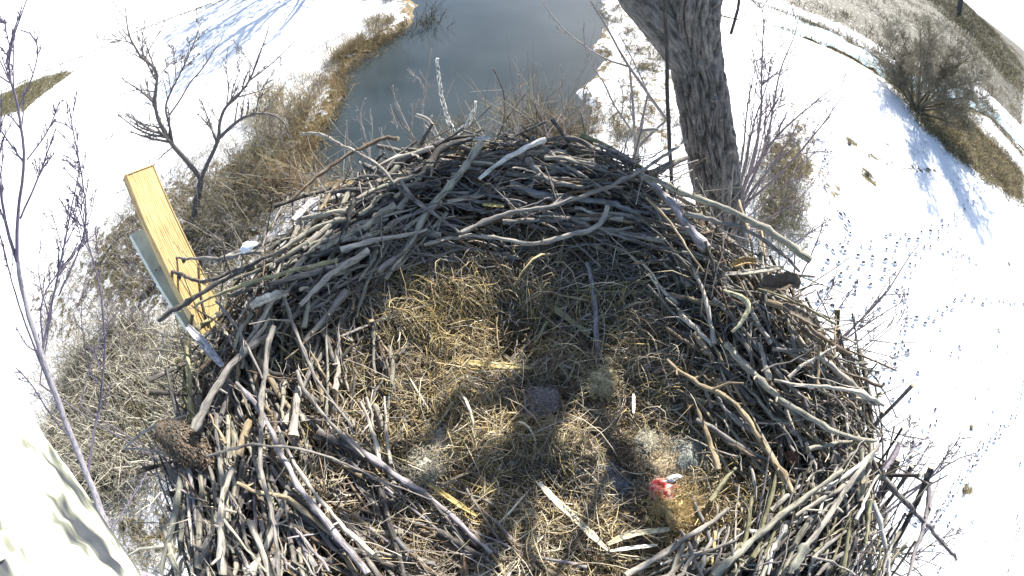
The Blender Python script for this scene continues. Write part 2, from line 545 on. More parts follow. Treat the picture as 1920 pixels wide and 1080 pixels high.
def flat_poly(name, poly, z, mat, label):
    bm = bmesh.new()
    vs = [bm.verts.new((p[0], p[1], z)) for p in poly]
    f = bm.faces.new(vs)
    bmesh.ops.triangulate(bm, faces=[f])
    bm.normal_update()
    for f in bm.faces:
        if f.normal.z < 0: f.normal_flip()
    me = bpy.data.meshes.new(name); bm.to_mesh(me); bm.free()
    me.materials.append(mat)
    o = bpy.data.objects.new(name, me); COL.objects.link(o)
    return tag(o, label, None, None, 'structure')
c_ = river_poly.mean(axis=0)
wide = []
for i in range(len(river_poly)):
    a, b, c = river_poly[i - 1], river_poly[i], river_poly[(i + 1) % len(river_poly)]
    t = unit(c - a); nrm = np.array([t[1], -t[0]])
    if inside(np.array([b + nrm * .05]), river_poly)[0]: nrm = -nrm
    wide.append(b + nrm * 1.9)
flat_poly('river', wide, -.30, M['water'], 'grey blue still river running away between snowy banks')
sp = smooth_path(np.concatenate([stream_c, stream_w[:, None]], 1), 60)
tt = np.gradient(sp[:, :2], axis=0); tt /= np.linalg.norm(tt, axis=1, keepdims=True)
nn = np.stack([-tt[:, 1], tt[:, 0]], 1)
mb = MB()
jit = .75 + .5 * rng.random((60, 2))
GG = np.stack([np.concatenate([sp[:, :2] + nn * sp[:, 2:3] * jit[:, :1], np.full((60, 1), -.10)], 1), np.concatenate([sp[:, :2] - nn * sp[:, 2:3] * jit[:, 1:], np.full((60, 1), -.10)], 1)], 1)
mb.grid(GG, (.5, .6, .65))
tag(mb.build('stream', M['ice']), 'narrow pale blue frozen stream crossing the field at the right', None, None, 'structure')

# ------------------------------------------------------------------ footprints pressed into the snow (real little craters)
def footprints():
    mb = MB()
    tracks = [
        ([(1570, 395), (1590, 430), (1585, 455), (1572, 470)], 13, 1.0), ([(1530, 560), (1570, 530), (1600, 505), (1650, 485), (1700, 455), (1745, 430), (1800, 400), (1825, 345)], 17, 1.0),
        ([(1560, 590), (1600, 540), (1640, 520), (1690, 500), (1720, 470)], 20, .9), ([(1650, 720), (1690, 630), (1695, 560), (1705, 500), (1745, 455), (1790, 420), (1835, 370), (1850, 340)], 15, .9),
        ([(1690, 610), (1740, 600), (1780, 575), (1800, 560), (1850, 565), (1920, 572)], 14, .8), ([(1690, 955), (1740, 990), (1775, 940), (1815, 880), (1845, 840), (1880, 800), (1905, 770), (1922, 700)], 11, .9),
        ([(1795, 395), (1790, 440), (1788, 500), (1782, 560)], 16, .6), ([(1775, 470), (1810, 485), (1835, 500)], 10, .6), ([(1615, 715), (1640, 700), (1700, 655), (1690, 640)], 24, 1.4),
        ([(1880, 1085), (1900, 1030), (1912, 960)], 10, 1.0), ([(1545, 300), (1558, 280), (1540, 330), (1550, 355)], 14, .8), ([(1790, 420), (1788, 340), (1795, 300)], 14, .6),
        ([(1540, 500), (1600, 480), (1660, 440), (1710, 450)], 22, .9), ([(1560, 640), (1620, 590), (1690, 545), (1695, 510)], 24, .7), ([(1700, 850), (1745, 810), (1760, 760)], 30, .9),
        ([(1480, 265), (1540, 262), (1550, 300), (1545, 350)], 16, .8),
        ([(140, 118), (175, 105), (205, 85)], 8, .6), ([(130, 70), (165, 55)], 12, 1.2), ([(205, 255), (212, 254)], 5, 1.0), ([(330, 90), (400, 55), (480, 30)], 9, .8), ([(300, 60), (350, 45), (420, 28)], 10, .8),
        ([(150, 140), (200, 122), (250, 108)], 9, .6), ([(1830, 350), (1870, 330)], 10, .6), ([(1500, 470), (1545, 455), (1560, 480)], 20, .8),
    ]
    spots = []
    for px, step, sz in tracks:
        p = np.array(px, float)
        d = np.concatenate([[0], np.cumsum(np.linalg.norm(np.diff(p, axis=0), axis=1))])
        u = np.arange(0, d[-1], step * .72); u = u + rng.normal(0, step * .18, len(u))
        for i, k in enumerate(u):
            q = np.array([np.interp(k, d, p[:, 0]), np.interp(k, d, p[:, 1])])
            q2 = np.array([np.interp(k + 3, d, p[:, 0]), np.interp(k + 3, d, p[:, 1])])
            t = gnd(*q2)[:2] - gnd(*q)[:2]
            if np.linalg.norm(t) < 1e-6: t = np.array([1., 0])
            t = unit(t)
            c = gnd(*q)[:2] + np.array([-t[1], t[0]]) * (.13 if i % 2 else -.13) + rng.normal(0, .06, 2)
            spots.append((c, t, sz * rng.uniform(.55, 1.2)))
    for _ in range(70):
        q = (rng.uniform(1640, 1915), rng.uniform(560, 1075)) if rng.random() < .8 else (rng.uniform(1500, 1800), rng.uniform(300, 560))
        a = rng.uniform(0, 6.28)
        spots.append((gnd(*q)[:2], np.array([math.cos(a), math.sin(a)]), rng.uniform(.25, .7)))
    th = np.linspace(0, 2 * math.pi, 12, endpoint=False)
    for c, t, sz in spots:
        n = np.array([-t[1], t[0]])
        sz = sz * .85; L, W = .17 * sz * rng.uniform(.7, 1.2), .085 * sz * rng.uniform(.8, 1.3)
        zz = ground_z(c)
        rings = []
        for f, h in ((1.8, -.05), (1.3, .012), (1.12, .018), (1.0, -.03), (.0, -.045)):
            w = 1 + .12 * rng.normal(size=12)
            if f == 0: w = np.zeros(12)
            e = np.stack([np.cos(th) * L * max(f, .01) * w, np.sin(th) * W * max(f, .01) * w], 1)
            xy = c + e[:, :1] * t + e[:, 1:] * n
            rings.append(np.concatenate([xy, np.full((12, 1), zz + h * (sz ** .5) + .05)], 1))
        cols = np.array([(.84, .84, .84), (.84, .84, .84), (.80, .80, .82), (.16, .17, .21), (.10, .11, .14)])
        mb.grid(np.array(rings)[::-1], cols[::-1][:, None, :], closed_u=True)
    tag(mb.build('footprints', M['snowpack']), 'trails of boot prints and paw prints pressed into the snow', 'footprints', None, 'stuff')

_g = bpy.data.objects['ground']
from mathutils.bvhtree import BVHTree
_gv = np.zeros(len(_g.data.vertices) * 3, np.float32); _g.data.vertices.foreach_get('co', _gv)
_gp = np.zeros(len(_g.data.polygons) * 4, np.int32); _g.data.polygons.foreach_get('vertices', _gp)
_bvh = BVHTree.FromPolygons(_gv.reshape(-1, 3).tolist(), _gp.reshape(-1, 4).tolist())
def ground_z(xy):
    h = _bvh.ray_cast(Vector((float(xy[0]), float(xy[1]), 30)), Vector((0, 0, -1)))
    return h[0].z if h[0] is not None else 0.0
def on_ground(px, py):
    p = gnd(px, py); p[2] = ground_z(p[:2]); return p
footprints()

# ------------------------------------------------------------------ branching wood
def grow(mb, pts, r0, r1, depth, side=5, n=10, density=6, lenf=.5, up=.3, spread=.8, col=(.2, .18, .16), wob=.03, col2=None, start=.2, minr=.0012, tips=None, taper=.8):
    """a limb along pts with side branches that branch again"""
    p = smooth_path(pts, n)
    L = np.linalg.norm(np.diff(p, axis=0), axis=1).sum()
    w = rng.normal(0, 1, (n, 3)) * wob * L / n
    w[0] = 0
    p = p + w
    rad = np.linspace(r0, max(r1, minr), n)
    c = np.asarray(col) * rng.uniform(.85, 1.15)
    mb.tubes(p, rad, side, c, caps=True)
    if tips is not None: tips.append(p[-1])
    if depth <= 0: return
    k = rng.poisson(density) + 1
    for _ in range(k):
        t = start + (1 - start) * rng.random() ** taper
        i = min(int(t * (n - 1)), n - 2)
        f = t * (n - 1) - i
        o = p[i] * (1 - f) + p[i + 1] * f
        d = unit(p[i + 1] - p[i])
        s = unit(np.cross(d, rng.normal(size=3)))
        dr = unit(d * (1 - .4 * spread) + s * spread + np.array([0, 0, up]))
        l = L * lenf * rng.uniform(.45, 1.1) * (1.15 - .6 * t)
        bend = rng.normal(0, .12, 3) + np.array([0, 0, up * .3])
        q = np.array([o, o + dr * l * .5, o + (dr + bend) * l])
        rr = max((r0 + (r1 - r0) * t) * .6, minr)
        grow(mb, q, rr, max(rr * .35, minr), depth - 1, max(3, side - 1), max(4, n // 2 + 1), density * .75, lenf, up, spread, col2 if col2 is not None else col, wob * 1.5, col2, .15, minr, tips, taper)

def knobby(mb, pts, r0, r1, col, nsp=10, splen=.07, n=14, side=5):
    """a cottonwood twig: short stubby spurs and fat buds"""
    p = smooth_path(pts, n)
    L = np.linalg.norm(np.diff(p, axis=0), axis=1).sum()
    p = p + rng.normal(0, 1, p.shape) * .010 * L / n * 3 * (np.arange(n) > 0)[:, None]
    rad = np.linspace(r0, r1, n) * (1 + .18 * rng.random(n))
    mb.tubes(p, rad, side, np.asarray(col) * rng.uniform(.9, 1.1))
    for _ in range(nsp):
        t = rng.uniform(.15, 1)
        i = min(int(t * (n - 1)), n - 2)
        d = unit(p[i + 1] - p[i]); s = unit(np.cross(d, rng.normal(size=3)))
        dr = unit(d * .6 + s * .9 + np.array([0, 0, .35]))
        l = splen * rng.uniform(.3, 1.2)
        q = np.array([p[i], p[i] + dr * l * .6, p[i] + unit(dr + np.array([0, 0, .4])) * l, p[i] + unit(dr + np.array([0, 0, .5])) * l * 1.18])
        rr = rad[i] * .5
        mb.tubes(q, [rr, rr * .75, rr * .95, rr * .3], 4, np.asarray(col) * rng.uniform(.9, 1.2))
        if l > splen * .7 and rng.random() < .7:
            s2 = unit(np.cross(dr, rng.normal(size=3)))
            q2 = np.array([q[1], q[1] + unit(dr + s2) * l * .5, q[1] + unit(dr + s2 + np.array([0, 0, .4])) * l * .75])
            mb.tubes(q2, [rr * .7, rr * .6, rr * .3], 4, np.asarray(col) * rng.uniform(.9, 1.2))

# ------------------------------------------------------------------ the big trunk behind the nest, and the pale limb beside the camera
def trunk_mesh(cent, radii, n_len, n_ang, furrow, scale, col, mb, seed=0.0):
    p = smooth_path(np.concatenate([cent, np.asarray(radii)[:, None]], 1), n_len)
    r = p[:, 3]; p = p[:, :3]
    T = np.gradient(p, axis=0); T /= np.linalg.norm(T, axis=1, keepdims=True)
    ref = np.array([1., 0, 0]); U = np.cross(T, ref); U /= np.linalg.norm(U, axis=1, keepdims=True); V = np.cross(T, U)
    a = np.linspace(0, 2 * math.pi, n_ang, endpoint=False)
    L = np.concatenate([[0], np.cumsum(np.linalg.norm(np.diff(p, axis=0), axis=1))])
    A, LL = np.meshgrid(a, L)
    RR = r[:, None]
    q = np.stack([np.cos(A) * scale, np.sin(A) * scale, LL * 4.4 + seed], -1)
    warp = fbm(np.stack([np.cos(A) * 1.5, np.sin(A) * 1.5, LL * 2 + 9 + seed], -1), 3)
    q[..., 0] += warp * 2.2; q[..., 1] += warp * 1.7
    groove = np.clip(1 - np.abs(fbm(q, 3) - .5) * 11, 0, 1)
    groove2 = np.clip(1 - np.abs(fbm(q * np.array([1.9, 1.9, 1.7]) + 31, 2) - .5) * 9, 0, 1)
    fine = fbm(q * np.array([3, 3, 4.]) + 11, 4)
    h = RR * (1 + .10 * (fbm(np.stack([np.cos(A), np.sin(A), LL * 1.5 + seed], -1), 2) - .5)) + furrow * (.25 - groove - .45 * groove2 + .9 * (fine - .5))
    Gm = p[:, None, :] + (U[:, None, :] * np.cos(A)[..., None] + V[:, None, :] * np.sin(A)[..., None]) * h[..., None]
    shade = np.clip(.75 + .5 * (fine - .5) * 2, .4, 1.4)[..., None]
    c = np.asarray(col)[None, None, :] * shade
    tc = np.stack([np.cos(A) * RR, np.sin(A) * RR, LL], -1)
    mb.grid(Gm, c, closed_u=True, tc=tc)
    return p

TREE_CROWN = []
D = 2.32
tc_px = [(1290, -6), (1297, 60), (1306, 120), (1320, 200), (1338, 300), (1352, 400), (1364, 500), (1372, 580)]
tp = [ath(x, y, D) for x, y in tc_px]
top_dir = unit(tp[0] - tp[2])
up_pts = [tp[0] + np.array([.19 * s, .03 * s, s]) for s in (4.0, 2.2, 1.2, .75, .5, .25)]
low = tp[-1]
down = [low + np.array([.02, .05, -.8]), low + np.array([.05, .2, -3.5]), np.array([low[0] + .05, low[1] + .3, -.3])]
root = empty('cottonwood_tree', (low[0] + .05, low[1] + .3, 0), 'thick furrowed grey trunk rising behind the right rim of the stick nest', 'tree')
mb = MB()
cent = np.array(up_pts + tp + down)
rads = [.008, .014, .022, .050, .105, .138, .150, .140, .138, .142, .148, .150, .155, .16, .20, .30, .45]
rads = rads[:len(cent)]
full = smooth_path(np.concatenate([cent, np.asarray(rads)[:, None]], 1), 400)
zs_ = full[:, 2]
vis0 = int(np.argmax(zs_ < tp[0][2] + .35)); vis1 = int(np.argmax(zs_ < low[2] - .5))
for i0_, i1_, nl_, na_ in ((0, vis0 + 1, 160, 60), (vis0, vis1 + 1, 620, 300), (vis1, 400, 160, 60)):
    sec = full[i0_:i1_]
    trunk_mesh(sec[:, :3], sec[:, 3], nl_, na_, .024, 3.6, (.185, .175, .165), mb, 2.0)
mb.build('trunk', M['trunk'], root)
mb = MB()
lp = [ath(1315, 170, D), ath(1285, 95, D - .03), ath(1235, 30, D - .05), ath(1190, -20, D - .05)]
ld = unit(lp[-1] - lp[-2])
lp += [lp[-1] + ld * .5 + np.array([0, 0, .3]), lp[-1] + ld * .8 + np.array([0, .1, .9])]
trunk_mesh(np.array(lp), [.09, .115, .115, .11, .09, .06], 260, 130, .012, 3.6, (.17, .165, .16), mb, 4.0)
mb.build('limb', M['trunk'], root)
mb = MB()                                                              # bare crown above the picture: it dapples the nest with shade
for k_, a_, l_, r_ in ((.5, 2.9, 2.2, .032), (.42, .2, 2.4, .036), (.7, .9, 2.2, .026), (.75, 2.2, 2.2, .026), (.9, 4.4, 2.2, .02), (2.2, 3.1, 2.0, .025), (2.8, 2.0, 1.8, .015)):
    o_ = tp[0] + np.array([.19 * k_, .03 * k_, k_])
    v_ = np.array([math.cos(a_), math.sin(a_) * .6, 1.1]); v_ /= np.linalg.norm(v_)
    TREE_CROWN.append((o_, v_, l_, r_))
mb = MB()                                                              # limbs that carry the nest
nestz = H - 1.9
for q in ([low + np.array([.0, .1, -2.2]), np.array([.75, 1.4, nestz - .9]), np.array([.45, .9, nestz - .25])], [low + np.array([.0, .1, -2.6]), np.array([.2, 1.6, nestz - 1.0]), np.array([-.5, .8, nestz - .3])],
          [low + np.array([.0, .1, -2.8]), np.array([.6, .7, nestz - 1.2]), np.array([.1, -.1, nestz - .3])]):
    pp = smooth_path(np.array(q), 16)
    mb.tubes(pp, np.linspace(.11, .06, 16), 12, (.2, .19, .18))
mb.build('bough', M['trunk'], root)

mb = MB()
for o_, v_, l_, r_ in TREE_CROWN:
    grow(mb, [o_, o_ + v_ * l_ * .5, o_ + v_ * l_ + np.array([0, 0, .3])], r_, .006, 2, 6, 14, 6, .42, .3, .75, (.2, .185, .175), .03, minr=.004)
mb.build('branches', M['twig'], root)['kind'] = 'stuff'
root = empty('dead_branch', ath(1258, 420, 2.05), 'thin straight black dead branch standing just left of the thick trunk', 'branch')
mb = MB()
q = [ath(1246, -8, 2.0), ath(1249, 90, 2.0), ath(1252, 200, 2.0), ath(1256, 300, 2.0), ath(1260, 372, 2.0), ath(1266, 480, 1.95), ath(1270, 600, 1.85)]
q = [q[0] + (q[0] - q[1]) * 3] + q
mb.tubes(smooth_path(q, 24) + rng.normal(0, .002, (24, 3)), np.linspace(.007, .0135, 24), 8, (.045, .042, .042))
mb.build('dead_branch', M['twig'], root)

root_l = None
mb = MB()
e = np.array([(-330, 330), (-150, 480), (0, 670), (60, 800), (150, 930), (255, 1080), (350, 1230)], float)
tg = np.gradient(e, axis=0); tg /= np.linalg.norm(tg, axis=1, keepdims=True)
nm = np.stack([-tg[:, 1], tg[:, 0]], 1)
cpx = e + nm * 190
dl = [.60, .56, .52, .50, .49, .48, .47]
cent = np.array([at(x, y, d) for (x, y), d in zip(cpx, dl)])
trunk_mesh(cent, np.array(dl) * .258, 260, 160, .007, 3.0, (.5, .5, .5), mb, 8.0)
o = mb.build('tree_limb', M['pale_limb'])
tag(o, 'bright sunlit pale limb with dark blotches close to the camera, bottom left', 'tree limb')

# ------------------------------------------------------------------ the nest
NC = np.array([.06, .50]); NR = 1.16
_ra = np.array([-180, -115, -88, -63, -41, -20, 0, 22, 38, 50, 61, 71, 81, 93, 103, 113, 180]) * math.pi / 180
_rf = np.array([1.08, 1.0, .98, .92, .95, .97, .95, .90, .81, .80, .83, .88, .92, .97, 1.0, 1.06, 1.08])
def RF(a):                                  # the rim is not round: it is pushed in where the trunk stands
    return np.interp((np.asarray(a) + math.pi) % (2 * math.pi) - math.pi, _ra, _rf)
def nest_r(x, y): return np.hypot(x - NC[0], y - NC[1]) / (NR * RF(np.arctan2(x - NC[0], y - NC[1])))
_rk = np.array([0, .30, .50, .66, .80, .92, 1.0, 1.06, 1.12, 1.3])
_zk = np.array([-1.45, -1.425, -1.35, -1.27, -1.225, -1.245, -1.32, -1.50, -1.85, -2.6])
def nest_z(x, y):
    x = np.asarray(x, float); y = np.asarray(y, float)
    k = np.clip(1.2 - nest_r(x, y) / .6, 0, 1)
    lump = (fbm(np.stack([x * 7.5, y * 7.5, 0 * x + 21], -1), 2) - .5) * .16 * k
    hollow = -.05 * np.exp(-(((x + .02) / .16) ** 2 + ((y - .72) / .13) ** 2))
    return H + np.interp(nest_r(x, y), _rk, _zk) + lump + hollow
def nest_soft(x, y):                       # the surface that loose stick ends lie on, going on level past the rim
    return H + np.interp(nest_r(x, y), [0, .30, .50, .66, .80, 1.0, 1.3, 3], [-1.46, -1.44, -1.36, -1.27, -1.215, -1.24, -1.33, -2.0])

def on_nest(px, py, lift=.02, soft=True):
    v = ray(px, py)
    fz = nest_soft if soft else nest_z
    t = .6
    while t < 6:
        p = CAM + v * t
        if p[2] < fz(p[0], p[1]) + lift: break
        t += .02
    lo, hi = t - .02, t
    for _ in range(12):
        m = (lo + hi) / 2; p = CAM + v * m
        if p[2] < fz(p[0], p[1]) + lift: hi = m
        else: lo = m
    return CAM + v * hi

nest = empty('nest', (NC[0], NC[1], H - 2.6), 'huge round nest of interwoven grey sticks with a dry grass bowl', 'nest')

# the packed litter bed under everything
mb = MB()
rr = np.concatenate([np.linspace(0.001, 1.0, 60), np.linspace(1.01, 1.06, 12)])
aa = np.linspace(0, 2 * math.pi, 200, endpoint=False)
A, RR = np.meshgrid(aa, rr)
X = NC[0] + np.sin(A) * RR * NR * .97 * RF(A); Y = NC[1] + np.cos(A) * RR * NR * .97 * RF(A)
Z = nest_z(X, Y) - .055 + (fbm(np.stack([X * 9, Y * 9, X * 0], -1), 4) - .5) * .05
nb = fbm(np.stack([X * 22, Y * 22, X * 0 + 3], -1), 3)[..., None]
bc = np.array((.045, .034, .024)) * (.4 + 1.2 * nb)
low_ring = np.stack([NC[0] + np.sin(aa) * .62, NC[1] + np.cos(aa) * .62, np.full(200, H - 2.45)], -1)
Gm = np.concatenate([np.stack([X, Y, Z], -1), low_ring[None]], 0)
bc = np.concatenate([bc, bc[-1:]], 0)
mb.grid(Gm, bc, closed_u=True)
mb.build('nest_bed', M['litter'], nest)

CK = dict(gray=(.205, .188, .170), dark=(.092, .083, .078), pale=(.40, .36, .305), lich=(.30, .28, .222), tan=(.30, .235, .15), brown=(.155, .115, .08), purp=(.27, .245, .25),
          white=(.56, .54, .50), olive=(.24, .225, .13), green=(.225, .222, .185), yell=(.42, .33, .15), blue=(.19, .185, .185), cream=(.55, .48, .33))
def px_r(p, w): return .5 * w / F * np.linalg.norm(p - CAM)

def hero(pts, w, kind, lift=.055, name='stick', parent=nest, label=None, cat=None, group=None, taper=.62, stubs=None, mat='stick', wob=.006, sides=9):
    k = len(pts)
    P3 = np.array([on_nest(x, y, lift) for x, y in pts])
    n = max(8, int(np.linalg.norm(np.diff(P3, axis=0), axis=1).sum() / .022))
    n = min(n, 60)
    p = smooth_path(P3, n)
    L = np.linalg.norm(np.diff(p, axis=0), axis=1).sum()
    if k == 2: p = p + unit(rng.normal(size=3)) * np.sin(np.linspace(0, math.pi, n))[:, None] * L * rng.uniform(.0, .03)
    q = np.cumsum(rng.normal(0, 1, (n, 3)), axis=0); q -= np.linspace(0, 1, n)[:, None] * q[-1]
    p = p + q * wob * .35
    r0 = px_r(P3.mean(axis=0), w) * .98
    rad = r0 * np.linspace(1.12, taper * 1.05, n) if rng.random() < .5 else r0 * np.linspace(taper * 1.05, 1.12, n)
    rad = rad * (1 + .10 * rng.normal(size=n))
    for _ in range(max(1, n // 9)):                                     # knots
        j = rng.integers(1, n); rad[j] *= rng.uniform(1.15, 1.35)
    c = np.array(CK[kind]) * rng.uniform(1.0, 1.3)  # top sticks coloured lighter, as if sunlit against the darkened filler
    mb = MB(.075)
    mb.tubes(p, rad, sides, c, capcol=np.array((.42, .35, .24)) * rng.uniform(.6, 1.1))
    ns = (rng.poisson(L * 4.5) if stubs is None else stubs)
    for _ in range(ns):
        j = rng.integers(1, n - 1)
        d = unit(p[j + 1] - p[j - 1]); s = unit(np.cross(d, rng.normal(size=3)) + np.array([0, 0, .3]))
        l = rng.uniform(.015, .05) if rng.random() < .75 else rng.uniform(.05, .16)
        dr = unit(d * rng.uniform(-.2, .9) + s)
        mb.tubes(np.array([p[j], p[j] + dr * l * .6, p[j] + (dr + .15 * rng.normal(size=3)) * l]), [rad[j] * .55, rad[j] * .42, rad[j] * .26], 5, c, capcol=(.4, .33, .22))
    o = mb.build(name, M[mat], parent)
    if label and parent is None: tag(o, label, cat, group)
    elif label: o['label'] = label
    return o

